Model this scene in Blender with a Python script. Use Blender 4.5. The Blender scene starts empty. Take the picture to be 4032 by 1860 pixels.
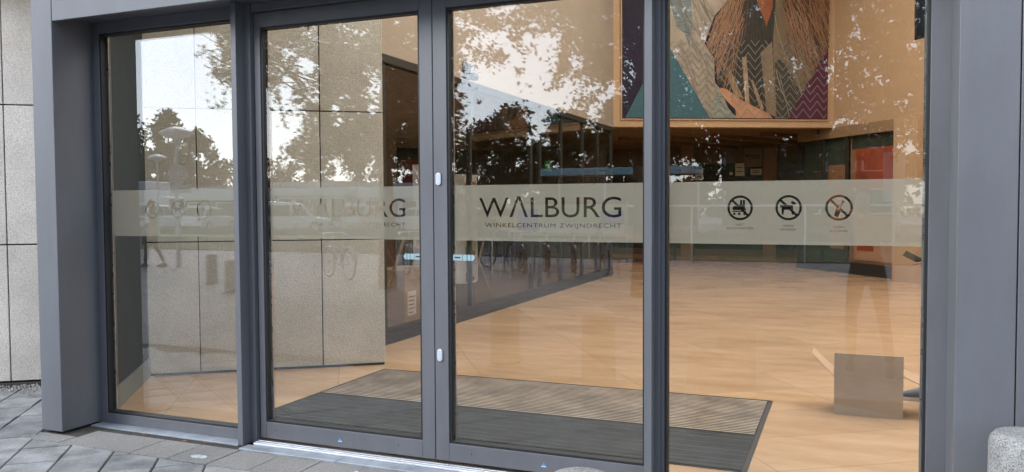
import bpy, bmesh, math, random
import numpy as np
from mathutils import Vector, Matrix
random.seed(7); rng = np.random.default_rng(7)
S = bpy.context.scene
COL = S.collection
R = math.radians

# ------------------------------------------------------------------ camera
cam_d = bpy.data.cameras.new('camera'); cam = bpy.data.objects.new('camera', cam_d); COL.objects.link(cam)
rx = Vector((0.92572869, 0.37815072, -0.00533242)); uy = Vector((-0.00992392, 0.0383844, 0.99921377)); fz = Vector((-0.37805808, 0.92494793, -0.03928628))
cam.matrix_world = Matrix(((rx.x, uy.x, -fz.x, 0.0), (rx.y, uy.y, -fz.y, -4.214), (rx.z, uy.z, -fz.z, 1.5), (0, 0, 0, 1)))
cam_d.sensor_width = 36; cam_d.lens = 28.698; cam_d.clip_start = 0.02; cam_d.clip_end = 600
S.camera = cam
# ------------------------------------------------------------------ world, sun, exposure
W = bpy.data.worlds.new('World'); S.world = W; W.use_nodes = True
wn, wl = W.node_tree.nodes, W.node_tree.links
sky = wn.new('ShaderNodeTexSky'); sky.sky_type = 'NISHITA'; sky.sun_disc = False
SUN_EL, SUN_AZ = R(34), R(214)
sky.sun_elevation = SUN_EL; sky.sun_rotation = SUN_AZ; sky.air_density = 1.0; sky.dust_density = 1.2; sky.ozone_density = 1.0
hsv = wn.new('ShaderNodeHueSaturation'); hsv.inputs['Saturation'].default_value = 0.4
wl.new(sky.outputs[0], hsv.inputs['Color']); bg = wn['Background']; tint = wn.new('ShaderNodeMix'); tint.data_type = 'RGBA'; tint.blend_type = 'MULTIPLY'; tint.inputs[0].default_value = 1; tint.inputs[7].default_value = (.91, .98, 1.10, 1)
wl.new(hsv.outputs[0], tint.inputs[6]); wl.new(tint.outputs[2], bg.inputs['Color'])
bg.inputs['Strength'].default_value = 0.15
sd = bpy.data.lights.new('sun', 'SUN'); sd.energy = 0.9; sd.angle = R(25); sd.color = (1, .96, .9)
sun = bpy.data.objects.new('sun', sd); COL.objects.link(sun)
sdir = Vector((math.sin(SUN_AZ) * math.cos(SUN_EL), math.cos(SUN_AZ) * math.cos(SUN_EL), math.sin(SUN_EL)))
sun.rotation_euler = sdir.to_track_quat('Z', 'Y').to_euler(); sun.location = (0, -20, 20)
S.view_settings.view_transform = 'Standard'; S.view_settings.look = 'None'; S.view_settings.gamma = 1
S.view_settings.use_curve_mapping = False
S.view_settings.exposure = 1.4
S.cycles.max_bounces = 10; S.cycles.transparent_max_bounces = 24; S.cycles.glossy_bounces = 5; S.cycles.diffuse_bounces = 4
S.cycles.sample_clamp_indirect = 6; S.cycles.caustics_reflective = False; S.cycles.caustics_refractive = False

# ------------------------------------------------------------------ helpers
def new_mat(name):
    m = bpy.data.materials.new(name); m.use_nodes = True
    nt = m.node_tree; nt.nodes.clear()
    out = nt.nodes.new('ShaderNodeOutputMaterial')
    return m, nt, out
def N(nt, t, **kw):
    n = nt.nodes.new(t)
    for k, v in kw.items(): setattr(n, k, v)
    return n
def mixc(nt, a, b, fac, mode='MIX'):
    n = nt.nodes.new('ShaderNodeMix'); n.data_type = 'RGBA'; n.blend_type = mode
    for sock, v in ((n.inputs[6], a), (n.inputs[7], b)):
        if isinstance(v, (tuple, list)): sock.default_value = (*v[:3], 1)
        else: nt.links.new(v, sock)
    if isinstance(fac, (int, float)): n.inputs[0].default_value = fac
    else: nt.links.new(fac, n.inputs[0])
    return n.outputs[2]
def ramp(nt, src, stops):
    r = nt.nodes.new('ShaderNodeValToRGB'); e = r.color_ramp.elements
    while len(e) < len(stops): e.new(.5)
    for i, (p, c) in enumerate(stops):
        e[i].position = p; e[i].color = (c, c, c, 1) if isinstance(c, (int, float)) else (*c, 1)
    nt.links.new(src, r.inputs[0]); return r.outputs[0]
def noise(nt, vec, scale, detail=4, rough=.55):
    n = nt.nodes.new('ShaderNodeTexNoise'); n.inputs['Scale'].default_value = scale
    n.inputs['Detail'].default_value = detail; n.inputs['Roughness'].default_value = rough
    nt.links.new(vec, n.inputs['Vector']); return n.outputs[0]
def coords(nt, kind='Object', rot=0, scale=(1, 1, 1)):
    t = nt.nodes.new('ShaderNodeTexCoord'); m = nt.nodes.new('ShaderNodeMapping')
    m.inputs['Rotation'].default_value = (0, 0, rot); m.inputs['Scale'].default_value = scale
    nt.links.new(t.outputs[kind], m.inputs[0]); return m.outputs[0]
def mat(name, col, rough=.6, metal=0, spec=.5, var=.0, vscale=6, speck=0, sscale=120, bump=0, bscale=60, stretch=(1, 1, 1), island=0, coat=0):
    m, nt, out = new_mat(name)
    p = N(nt, 'ShaderNodeBsdfPrincipled'); nt.links.new(p.outputs[0], out.inputs[0])
    p.inputs['Roughness'].default_value = rough; p.inputs['Metallic'].default_value = metal
    p.inputs['Specular IOR Level'].default_value = spec; p.inputs['Coat Weight'].default_value = coat
    p.inputs['Base Color'].default_value = (*col, 1)
    c = None; v = coords(nt, scale=stretch)
    base = tuple(col)
    if var:
        n = noise(nt, v, vscale, 5, .6)
        c = mixc(nt, tuple(x * (1 - var) for x in base), tuple(min(1, x * (1 + var)) for x in base), ramp(nt, n, [(.3, 0.), (.7, 1.)]))
        rr = N(nt, 'ShaderNodeMapRange'); nt.links.new(n, rr.inputs[0]); rr.inputs[3].default_value = max(0, rough - .08); rr.inputs[4].default_value = min(1, rough + .1)
        nt.links.new(rr.outputs[0], p.inputs['Roughness'])
    if speck:
        n2 = noise(nt, v, sscale, 2, .8)
        c = mixc(nt, c if c else base, ramp(nt, n2, [(.36, 1 - speck), (.5, 1.), (.66, 1 + speck * .6)]), 1.0, 'MULTIPLY')
    if island:
        g = N(nt, 'ShaderNodeNewGeometry')
        c = mixc(nt, c if c else base, ramp(nt, g.outputs['Random Per Island'], [(0, 1 - island), (1, 1 + island * .5)]), 1.0, 'MULTIPLY')
    if c: nt.links.new(c, p.inputs['Base Color'])
    if bump:
        b = N(nt, 'ShaderNodeBump'); b.inputs['Strength'].default_value = bump; b.inputs['Distance'].default_value = .01
        nt.links.new(noise(nt, v, bscale, 4, .7), b.inputs['Height']); nt.links.new(b.outputs[0], p.inputs['Normal'])
    return m

class MB:
    def __init__(s): s.v = []; s.f = []; s.m = []; s.sm = []
    def add(s, vs, fs, mi=0, smooth=False):
        o = len(s.v); s.v += [tuple(v) for v in vs]
        for f in fs: s.f.append(tuple(i + o for i in f)); s.m.append(mi); s.sm.append(smooth)
        return s
    def box(s, x0, y0, z0, x1, y1, z1, mi=0):
        return s.add([(x0, y0, z0), (x1, y0, z0), (x1, y1, z0), (x0, y1, z0), (x0, y0, z1), (x1, y0, z1), (x1, y1, z1), (x0, y1, z1)],
                     [(0, 3, 2, 1), (4, 5, 6, 7), (0, 1, 5, 4), (1, 2, 6, 5), (2, 3, 7, 6), (3, 0, 4, 7)], mi)
    def obox(s, o, ax, u0, u1, v0, v1, z0, z1, mi=0):       # box in a frame turned by ax: u along, v across (left)
        ox, oy = o; c, d = ax
        P = lambda u, v, z: (ox + c * u - d * v, oy + d * u + c * v, z)
        return s.add([P(u0, v0, z0), P(u1, v0, z0), P(u1, v1, z0), P(u0, v1, z0), P(u0, v0, z1), P(u1, v0, z1), P(u1, v1, z1), P(u0, v1, z1)],
                     [(0, 3, 2, 1), (4, 5, 6, 7), (0, 1, 5, 4), (1, 2, 6, 5), (2, 3, 7, 6), (3, 0, 4, 7)], mi)
    def prism(s, pts, z0, z1, mi=0):                        # pts in XY
        n = len(pts)
        return s.add([(x, y, z0) for x, y in pts] + [(x, y, z1) for x, y in pts],
                     [tuple(range(n))[::-1], tuple(range(n, 2 * n))] + [(i, (i + 1) % n, n + (i + 1) % n, n + i) for i in range(n)], mi)
    def extr(s, pts, f0, f1, mi=0):                         # pts 2D -> f0(p), f1(p) 3D
        n = len(pts)
        return s.add([f0(p) for p in pts] + [f1(p) for p in pts],
                     [tuple(range(n))[::-1], tuple(range(n, 2 * n))] + [(i, (i + 1) % n, n + (i + 1) % n, n + i) for i in range(n)], mi)
    def tube(s, pts, r, n=8, mi=0, cap=True):
        pts = [Vector(p) for p in pts]; rs = r if isinstance(r, (list, tuple)) else [r] * len(pts)
        vs = []; prev = None
        for i, p in enumerate(pts):
            t = (pts[min(i + 1, len(pts) - 1)] - pts[max(i - 1, 0)]).normalized()
            if prev is None: prev = t.orthogonal().normalized()
            a = (prev - t * prev.dot(t)).normalized(); b = t.cross(a); prev = a
            vs += [p + (a * math.cos(2 * math.pi * k / n) + b * math.sin(2 * math.pi * k / n)) * rs[i] for k in range(n)]
        fs = [(i * n + k, i * n + (k + 1) % n, (i + 1) * n + (k + 1) % n, (i + 1) * n + k) for i in range(len(pts) - 1) for k in range(n)]
        s.add(vs, fs, mi, True)
        if cap: s.add(vs[:n], [tuple(range(n))[::-1]], mi); s.add(vs[-n:], [tuple(range(n))], mi)
        return s
    def lathe(s, prof, c=(0, 0, 0), n=24, mi=0):            # prof [(r,z)]
        vs = [(c[0] + r * math.cos(2 * math.pi * k / n), c[1] + r * math.sin(2 * math.pi * k / n), c[2] + z) for r, z in prof for k in range(n)]
        fs = [(i * n + k, i * n + (k + 1) % n, (i + 1) * n + (k + 1) % n, (i + 1) * n + k) for i in range(len(prof) - 1) for k in range(n)]
        return s.add(vs, fs, mi, True)
    def torus(s, c, R_, r, axis='y', n=28, k=6, a0=0, a1=2 * math.pi, mi=0):
        pts = []
        full = abs(a1 - a0 - 2 * math.pi) < 1e-6
        for i in range(n + 1):
            a = a0 + (a1 - a0) * i / n
            x, z = R_ * math.cos(a), R_ * math.sin(a)
            pts.append((c[0] + x, c[1], c[2] + z) if axis == 'y' else (c[0], c[1] + x, c[2] + z))
        return s.tube(pts, r, k, mi, cap=not full)
    def build(s, name, mats, parent=None, bevel=0, segs=2, label=None):
        me = bpy.data.meshes.new(name); off = Vector((0, 0, 0))
        if parent is not None:
            q = parent
            while q is not None: off += q.location; q = q.parent
        vs = [tuple(Vector(v) - off) for v in s.v] if parent is not None else s.v
        me.from_pydata(vs, [], s.f)
        for m in (mats if isinstance(mats, (list, tuple)) else [mats]): me.materials.append(m)
        me.polygons.foreach_set('material_index', s.m); me.polygons.foreach_set('use_smooth', s.sm); me.update()
        o = bpy.data.objects.new(name, me); COL.objects.link(o)
        if parent is not None: o.parent = parent
        if bevel:
            b = o.modifiers.new('bevel', 'BEVEL'); b.width = bevel; b.segments = segs; b.limit_method = 'ANGLE'; b.angle_limit = R(40)
        if label: o['label'] = label
        return o
def tag(o, label=None, cat=None, group=None, kind=None):
    for k, v in (('label', label), ('category', cat), ('group', group), ('kind', kind)):
        if v: o[k] = v
    return o
def thing(name, loc, label, cat, group=None, rz=0):
    o = bpy.data.objects.new(name, None); COL.objects.link(o); o.empty_display_size = .1
    o.location = loc; o.rotation_euler = (0, 0, rz); return tag(o, label, cat, group)
def copy_tree(o, parent=None):
    c = o.copy(); COL.objects.link(c)
    if parent is not None: c.parent = parent
    for ch in list(o.children): copy_tree(ch, c)
    return c
def ngon_fix(o):
    bm = bmesh.new(); bm.from_mesh(o.data); bmesh.ops.triangulate(bm, faces=[f for f in bm.faces if len(f.verts) > 4]); bm.to_mesh(o.data); bm.free()

# ------------------------------------------------------------------ materials
def glass_mat(name, f0, tint=(.925, .945, .932), wob=0, pwr=2.6):
    m, nt, out = new_mat(name)
    g = N(nt, 'ShaderNodeNewGeometry')
    dt = N(nt, 'ShaderNodeVectorMath', operation='DOT_PRODUCT'); nt.links.new(g.outputs['Normal'], dt.inputs[0]); nt.links.new(g.outputs['Incoming'], dt.inputs[1])
    ab = N(nt, 'ShaderNodeMath', operation='ABSOLUTE'); nt.links.new(dt.outputs['Value'], ab.inputs[0])
    om = N(nt, 'ShaderNodeMath', operation='SUBTRACT'); om.inputs[0].default_value = 1; nt.links.new(ab.outputs[0], om.inputs[1])
    pw = N(nt, 'ShaderNodeMath', operation='POWER'); nt.links.new(om.outputs[0], pw.inputs[0]); pw.inputs[1].default_value = pwr
    ma = N(nt, 'ShaderNodeMath', operation='MULTIPLY_ADD'); nt.links.new(pw.outputs[0], ma.inputs[0]); ma.inputs[1].default_value = 1 - f0; ma.inputs[2].default_value = f0
    tr = N(nt, 'ShaderNodeBsdfTransparent'); tr.inputs[0].default_value = (*tint, 1)
    gl = N(nt, 'ShaderNodeBsdfGlossy'); gl.inputs['Roughness'].default_value = 0.0; gl.inputs['Color'].default_value = (.96, .98, 1, 1)
    if wob:
        b = N(nt, 'ShaderNodeBump'); b.inputs['Strength'].default_value = wob; b.inputs['Distance'].default_value = .002
        nt.links.new(noise(nt, coords(nt), 9, 2, .5), b.inputs['Height']); nt.links.new(b.outputs[0], gl.inputs['Normal'])
    mx = N(nt, 'ShaderNodeMixShader'); nt.links.new(ma.outputs[0], mx.inputs[0]); nt.links.new(tr.outputs[0], mx.inputs[1]); nt.links.new(gl.outputs[0], mx.inputs[2])
    nt.links.new(mx.outputs[0], out.inputs[0]); return m
def film_mat(name, col, clear):
    m, nt, out = new_mat(name)
    tr = N(nt, 'ShaderNodeBsdfTransparent'); tr.inputs[0].default_value = (.9, .95, .92, 1)
    d = N(nt, 'ShaderNodeBsdfDiffuse'); d.inputs[0].default_value = (*col, 1)
    t = N(nt, 'ShaderNodeBsdfTranslucent'); t.inputs[0].default_value = (*col, 1)
    a = N(nt, 'ShaderNodeMixShader'); a.inputs[0].default_value = .75; nt.links.new(d.outputs[0], a.inputs[1]); nt.links.new(t.outputs[0], a.inputs[2])
    b = N(nt, 'ShaderNodeMixShader'); b.inputs[0].default_value = 1 - clear; nt.links.new(tr.outputs[0], b.inputs[1]); nt.links.new(a.outputs[0], b.inputs[2])
    nt.links.new(b.outputs[0], out.inputs[0]); return m
def leaf_mat(name, c0, c1):
    m, nt, out = new_mat(name)
    g = N(nt, 'ShaderNodeNewGeometry'); c = mixc(nt, c0, c1, g.outputs['Random Per Island'])
    d = N(nt, 'ShaderNodeBsdfDiffuse'); t = N(nt, 'ShaderNodeBsdfTranslucent'); nt.links.new(c, d.inputs[0]); nt.links.new(c, t.inputs[0])
    a = N(nt, 'ShaderNodeMixShader'); a.inputs[0].default_value = .3; nt.links.new(d.outputs[0], a.inputs[1]); nt.links.new(t.outputs[0], a.inputs[2])
    nt.links.new(a.outputs[0], out.inputs[0]); return m
def emis(name, col, st):
    m, nt, out = new_mat(name); e = N(nt, 'ShaderNodeEmission'); e.inputs[0].default_value = (*col, 1); e.inputs[1].default_value = st
    nt.links.new(e.outputs[0], out.inputs[0]); return m

def floor_mat():
    m, nt, out = new_mat('lobby_tile'); p = N(nt, 'ShaderNodeBsdfPrincipled'); nt.links.new(p.outputs[0], out.inputs[0])
    v = coords(nt, 'Object', R(-33.4))
    br = N(nt, 'ShaderNodeTexBrick', offset=0.0); nt.links.new(v, br.inputs['Vector'])
    br.inputs['Color1'].default_value = (1, 1, 1, 1); br.inputs['Color2'].default_value = (.86, .85, .84, 1); br.inputs['Mortar'].default_value = (.68, .61, .56, 1)
    br.inputs['Scale'].default_value = 1; br.inputs['Mortar Size'].default_value = .0040; br.inputs['Mortar Smooth'].default_value = .3
    br.inputs['Brick Width'].default_value = 1.22; br.inputs['Row Height'].default_value = .61
    n = noise(nt, coords(nt, 'Object', R(-57), (.7, 2.6, 1)), 1.6, 5, .55)
    c = mixc(nt, (.43, .265, .155), (.55, .38, .245), ramp(nt, n, [(.3, 0.), (.7, 1.)]))
    n2 = noise(nt, coords(nt, 'Object', R(-57), (2, 9, 1)), 5, 4, .6)
    c = mixc(nt, c, ramp(nt, n2, [(.25, (.66, .60, .55)), (.36, (1, 1, 1)), (.62, (1, 1, 1)), (.75, (1.08, 1.06, 1.04))]), .45, 'MULTIPLY')
    c = mixc(nt, c, br.outputs['Color'], 1, 'MULTIPLY')
    nt.links.new(c, p.inputs['Base Color']); nt.links.new(ramp(nt, n2, [(.2, .26), (.8, .15)]), p.inputs['Roughness'])
    p.inputs['Specular IOR Level'].default_value = .45
    b = N(nt, 'ShaderNodeBump'); b.inputs['Strength'].default_value = .05; b.inputs['Distance'].default_value = .003
    nt.links.new(n2, b.inputs['Height']); nt.links.new(b.outputs[0], p.inputs['Normal'])
    return m
def plaza_mat():
    m, nt, out = new_mat('plaza_paving'); p = N(nt, 'ShaderNodeBsdfPrincipled'); nt.links.new(p.outputs[0], out.inputs[0])
    v = coords(nt, 'Object', R(-35.6))
    br = N(nt, 'ShaderNodeTexBrick', offset=0.5); nt.links.new(v, br.inputs['Vector'])
    br.inputs['Color1'].default_value = (.36, .35, .345, 1); br.inputs['Color2'].default_value = (.29, .285, .28, 1); br.inputs['Mortar'].default_value = (.06, .055, .05, 1)
    br.inputs['Scale'].default_value = 1; br.inputs['Mortar Size'].default_value = .008; br.inputs['Brick Width'].default_value = .3; br.inputs['Row Height'].default_value = .3
    c = mixc(nt, br.outputs['Color'], ramp(nt, noise(nt, v, 1.3, 6, .65), [(.3, .75), (.7, 1.15)]), 1, 'MULTIPLY')
    nt.links.new(c, p.inputs['Base Color']); p.inputs['Roughness'].default_value = .75
    return m
ALU = mat('grey_powder_coat', (.132, .140, .155), .50, 0, .5, .13, 1.6, .06, 260, stretch=(2, 2, .5), bump=.02, bscale=900)
ALUd = mat('grey_powder_coat_frame', (.128, .132, .146), .45, 0, .5, .13, 1.8, .06, 260, stretch=(2, 2, .5), bump=.02, bscale=900)
SEAL = mat('black_rubber_seal', (.012, .013, .015), .6)
RAIL = mat('mill_aluminium', (.62, .64, .67), .28, 1, .5, .12, 14, stretch=(.3, 6, 1))
ZINC = mat('weathered_zinc', (.34, .38, .43), .5, .35, .5, .25, 7)
CONC = mat('exposed_aggregate_concrete', (.68, .64, .575), .9, 0, .3, .13, 1.7, .24, 95, .6, 90, island=.10)
CONCJ = mat('panel_joint_dark', (.03, .028, .025), .9)  # near-black, for the panel joints and skirting
BEIGE = mat('beige_plaster', (.42, .275, .165), .75, 0, .3, .04, 1.5)
BEIGE2 = mat('light_beige_plaster', (.30, .245, .195), .75, 0, .3, .04, 1.5)
GLASS = glass_mat('door_glass', .060, wob=.015)
SHOPG = glass_mat('shop_glass', .035, (.84, .82, .80), 0, 5)
DARKP = mat('dark_green_grey_panel', (.022, .030, .033), .55, 0, .25, .08, 3)
DARKP2 = mat('grey_skirting', (.16, .19, .19), .4)
FLOOR = floor_mat()
FILM = film_mat('frosted_film', (.42, .44, .425), .33)
SHOPF = mat('dark_shop_frame', (.028, .024, .021), .55, 0, .3)
SHOPW = mat('shop_wall', (.15, .105, .08), .8, var=.2)
SHOPFL = mat('shop_floor', (.12, .075, .055), .45, var=.25, vscale=3)
WHITE = mat('white_laminate', (.72, .70, .66), .5, var=.04)
CARD = mat('brown_cardboard', (.36, .275, .21), .85, var=.06, vscale=5, bump=.05, bscale=60)
CARDI = mat('cardboard_flap', (.50, .33, .22), .85, var=.05)
BLACK = mat('black_plastic', (.02, .02, .022), .5)
GRAN = mat('speckled_granite', (.36, .36, .345), .8, 0, .4, .15, 9, .6, 150, .6, 120)
TILE = mat('slate_grey_paver', (.285, .293, .298), .62, 0, .45, .38, 7, .3, 160, .4, 60, island=.22)
TILEG = mat('washed_gravel_paver', (.285, .28, .268), .85, 0, .4, .10, 3, .5, 190, .5, 200, island=.08)
SOIL = mat('joint_soil', (.055, .05, .045), .95, var=.3, vscale=20)
WOOD = mat('brown_wood_ceiling', (.16, .085, .04), .6, var=.25, vscale=2, stretch=(1, 6, 1))
RIB = mat('mat_aluminium_rib', (.46, .355, .27), .45, .1, .5, .5, 3)
MATD = mat('dark_brush_mat', (.012, .012, .013), .85, var=.3, vscale=30)
MATB = mat('brown_black_mat', (.014, .009, .007), .9, var=.6, vscale=4)
JEANS = mat('dark_denim', (.03, .035, .05), .9, var=.15, vscale=30)
JACKET = mat('dark_jacket', (.025, .027, .035), .8, var=.15, vscale=20)
SKIN = mat('skin', (.52, .30, .21), .5, var=.06)
HAIR = mat('brown_hair', (.05, .03, .018), .6)
SHOE = mat('grey_trainer', (.07, .08, .10), .6, var=.1)
SOLE = mat('white_sole', (.5, .52, .55), .6)
PHONE = mat('phone_shell', (.04, .04, .045), .25)
LEAF = leaf_mat('leaf_green', (.018, .040, .012), (.042, .075, .02))
LEAFD = leaf_mat('leaf_far_green', (.03, .055, .022), (.055, .085, .035))
BARK = mat('bark', (.09, .07, .055), .9, var=.3, vscale=8, bump=.5, bscale=20)
STEEL = mat('galvanised_steel', (.45, .47, .48), .4, .6, var=.1)
LAMPW = mat('opal_lamp_shade', (.62, .65, .68), .35)
TYRE = mat('tyre_rubber', (.02, .02, .02), .8)
BRICK = mat('brown_brick', (.20, .09, .06), .85, var=.2, vscale=3)
FASC = mat('white_fascia', (.75, .76, .77), .5, var=.04)
DWIN = mat('dark_window', (.02, .025, .03), .1)
GRASS = mat('grass', (.06, .09, .03), .95, var=.4, vscale=4, bump=.6, bscale=30)
ASPH = mat('asphalt', (.07, .07, .072), .9, var=.2, vscale=2, speck=.3)

AX = (math.cos(R(35.6)), math.sin(R(35.6)))          # direction of the concrete wall
W0 = (-5.649, 1.201)                                 # where the lobby's concrete wall starts

# ================================================================== SETTING
def ground_z(y): return -.03 if y > -.5 else (-.03 - .09 * (-.5 - y) / 2.5 if y > -3 else -.12)
g = MB(); ys = [30, 0.6, -.5, -3, -34, -120]; xs = [-160, 120]
for a, b in zip(ys[:-1], ys[1:]):
    z = [ground_z(a) - .008, ground_z(b) - .008]
    g.add([(xs[0], b, z[1]), (xs[1], b, z[1]), (xs[1], a, z[0]), (xs[0], a, z[0])], [(0, 1, 2, 3)])
tag(g.build('plaza', plaza_mat()), kind='structure')
g = MB(); g.add([(-90, -19, -.1), (-90, -31, -.1), (40, -31, -.1), (40, -19, -.1)], [(0, 1, 2, 3)])
tag(g.build('lawn', GRASS), kind='structure')
g = MB(); g.add([(-120, -31.0, -.1), (-120, -60, -.1), (60, -60, -.1), (60, -31.0, -.1)], [(0, 1, 2, 3)])
tag(g.build('car_park_asphalt', ASPH), kind='structure')
# soil bed under the near pavers, then the pavers themselves
g = MB(); g.add([(-9.5, -3, -.121), (2.5, -3, -.121), (2.5, -.5, -.031), (-9.5, -.5, -.031)], [(0, 1, 2, 3)])
g.add([(-9.5, -.5, -.031), (2.5, -.5, -.031), (2.5, 1.2, -.031), (-9.5, 1.2, -.031)], [(0, 1, 2, 3)])
tag(g.build('paving_bed', SOIL), kind='structure')
pv = MB(); c_, s_ = AX; TS = .295
off = (-4.632 * c_ + -.913 * s_, 4.632 * s_ + -.913 * c_)
for i in range(-16, 20):
    for j in range(-14, 22):
        u0 = off[0] + i * TS; sh = (j * .0); v0 = off[1] + j * TS + (i % 2) * .0
        cu, cv = u0 + TS / 2, v0 + TS / 2
        x, y = cu * c_ - cv * s_, cu * s_ + cv * c_
        if not (-8.5 < x < 2.2 and -2.6 < y < 1.3): continue
        # corners
        cs = []
        gap = .005 + random.random() * .002; tl = [random.uniform(-.003, .003) for _ in range(3)]
        for du, dv in ((gap, gap), (TS - gap, gap), (TS - gap, TS - gap), (gap, TS - gap)):
            uu, vv = u0 + du, v0 + dv
            cs.append((uu * c_ - vv * s_, uu * s_ + vv * c_))
        # clip against Y<-.5 in front of the entrance, and against the wall line on the left
        poly = cs
        def clip(poly, f):
            out = []
            for a, b in zip(poly, poly[1:] + poly[:1]):
                fa, fb = f(a), f(b)
                if fa >= 0: out.append(a)
                if fa * fb < 0:
                    t = fa / (fa - fb); out.append((a[0] + (b[0] - a[0]) * t, a[1] + (b[1] - a[1]) * t))
            return out
        if x > -5.0: poly = clip(poly, lambda p: -.505 - p[1])
        poly = clip(poly, lambda p: -((p[0] - W0[0]) * -s_ + (p[1] - W0[1]) * c_) - .10)
        if len(poly) < 3: continue
        n = len(poly); zt = [ground_z(p[1]) + .006 + tl[0] + tl[1] * (p[0] - x) * 4 + tl[2] * (p[1] - y) * 4 for p in poly]
        ctr = (sum(p[0] for p in poly) / n, sum(p[1] for p in poly) / n)
        ins = [(p[0] + (ctr[0] - p[0]) * .03, p[1] + (ctr[1] - p[1]) * .03) for p in poly]
        vs = [(p[0], p[1], z - .05) for p, z in zip(poly, zt)] + [(p[0], p[1], z - .004) for p, z in zip(poly, zt)] + [(p[0], p[1], z) for p, z in zip(ins, zt)]
        fs = [tuple(range(2 * n, 3 * n))] + [(i2, (i2 + 1) % n, n + (i2 + 1) % n, n + i2) for i2 in range(n)] + [(n + i2, n + (i2 + 1) % n, 2 * n + (i2 + 1) % n, 2 * n + i2) for i2 in range(n)]
        pv.add(vs, fs)
tag(pv.build('pavement', TILE), kind='structure')
st = MB(); x = -4.69 - .303 * 2
while x < 2:
    y0, y1 = -.492, -.196
    if x + .3 < -4.65: y1 = -.36
    st.prism([(x + .003, y0), (x + .300, y0), (x + .300, y1), (x + .003, y1)], -.08, -.024 + random.uniform(-.0015, .0015)); x += .303
tag(st.build('paver_strip', TILEG, bevel=.003), kind='structure')

# lobby floor, mall floor, ceilings
fl = MB(); fl.prism([(4, .03), (4, 32), (-13, 32), (-13, 4), (-4.7, 3.2), (-4.03, 2.43), (-5.69, 1.24), (-4.83, .03)], -.02, 0.0)
o = tag(fl.build('floor', FLOOR), kind='structure')
ce = MB(); ce.box(-4.7, .3, 7.2, 6, 13, 7.3); ce.box(-9, 13, 7.2, 6, 18, 7.3)
tag(ce.build('ceiling', BEIGE2), kind='structure')

# ---- concrete panel wall (outside and inside are one wall)
t = thing('concrete_wall', (W0[0], W0[1], 0), 'washed concrete panel wall running from the pavement into the lobby', 'wall')
joints_u = [-1.117 - 1.07 * 3, -1.117 - 1.07 * 2, -1.117 - 1.07, -1.117, 0.0 - .67, .402, 1.47, 2.045]
zs = [-.02, 1.178, 2.356, 3.54, 4.7]
pm = MB()
def conc(us, z0, z1):
    for a, b in zip(us[:-1], us[1:]):
        pm.obox(W0, AX, a + .005, b - .005, 0, .12, z0 + .006, z1 - .006)
for z0, z1 in zip(zs[:-1], zs[1:]):
    conc(joints_u, max(z0, .012), z1)
o = pm.build('panel', CONC, t, bevel=.003)
bk = MB(); bk.obox(W0, AX, -4.4, 2.03, .03, .2, -.03, 4.7); bk.build('joint_backing', CONCJ, t)
bk = MB(); bk.obox(W0, AX, -4.4, -.05, -.03, .03, -.06, .0); bk.build('footing', SOIL, t)
bk = MB(); bk.obox(W0, AX, 0.02, 2.03, -.012, .02, .0, .02); bk.build('skirting', CONCJ, t)
# ---- dark clad side wall inside, left of the fixed window
t = thing('side_wall', (-4.86, .05, 0), 'dark grey glazed side panel inside beside the left window', 'wall')
sw = (-s_, c_)
b = MB(); b.obox((-4.835, .03), sw, .0, 1.42, 0, .06, .17, 3.2); b.build('dark_panel', DARKP, t)
b = MB(); b.obox((-4.835, .03), sw, .0, 1.42, -.01, .06, .0, .165); b.build('skirting', DARKP2, t, bevel=.002)
b = MB(); b.obox((-4.835, .03), sw, .0, .035, -.014, 0, .17, 3.2); b.obox((-4.835, .03), sw, .20, .23, -.012, 0, .17, 3.2); b.build('cover_strip', ALUd, t, bevel=.002)

# ---- the building above and to the right of the entrance (shuts the lobby off from the sky)
t = thing('entrance_facade', (-1.5, .3, 0), 'grey clad building front above and right of the glass entrance', 'building')
b = MB(); b.box(-9, .12, 3.42, 9, .42, 7.6); b.build('upper_wall', CONC, t)
b = MB(); b.box(1.42, -.2, -.03, 9, .4, 3.42); b.build('side_wall_panel', ALU, t)
b = MB(); b.box(-9.2, .42, 7.3, 9, 34, 7.5); b.build('roof', ASPH, t)
b = MB(); b.box(8.8, .4, 0, 9, 34, 7.3); b.box(-13.2, 33.8, 0, 9, 34, 7.3); b.box(-13.2, 4.2, 0, -13, 34, 7.3); b.build('outer_wall', SHOPW, t)
b = MB(); b.box(-13, 4.0, 3.2, -4.7, 4.2, 7.3); b.build('rear_wall', SHOPW, t)

# ---- inner upper walls
AB = (.8831, .4692); A0 = (-4.515, 12.46); B0 = (-.26, 14.72); RW = (.5964, -.8027)
t = thing('upper_left_wall', (-4.55, 7, 3.086), 'plain beige wall above the shop front on the left of the lobby', 'wall')
b = MB(); b.box(-4.75, 2.0, 3.086, -4.515, 12.46, 7.2); b.build('plaster', BEIGE2, t, bevel=.004)
t = thing('poster_wall', (-2.4, 13.6, 3.1), 'beige wall at the back of the lobby carrying the large poster', 'wall')
b = MB(); b.obox(A0, AB, -.0, 4.82, 0, .35, 3.1, 7.2); b.build('plaster', BEIGE, t, bevel=.004)
t = thing('right_lobby_wall', (1.2, 12.7, 0), 'beige angled wall at the right of the lobby with dark windows', 'wall')
b = MB(); L = 7.6
b.obox(B0, RW, -.0, L, 0, .35, 3.1, 4.5); b.obox(B0, RW, -.0, 2.35, 0, .35, 4.5, 7.2); b.obox(B0, RW, 3.5, L, 0, .35, 4.5, 7.2)
b.obox(B0, RW, 2.05, L, 0, .3, 0, 3.1); b.build('plaster', BEIGE, t)
b = MB(); b.obox(B0, RW, 2.15, 2.75, -.25, 0, 0, 3.1); b.build('pier', BEIGE, t, bevel=.004)
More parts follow.
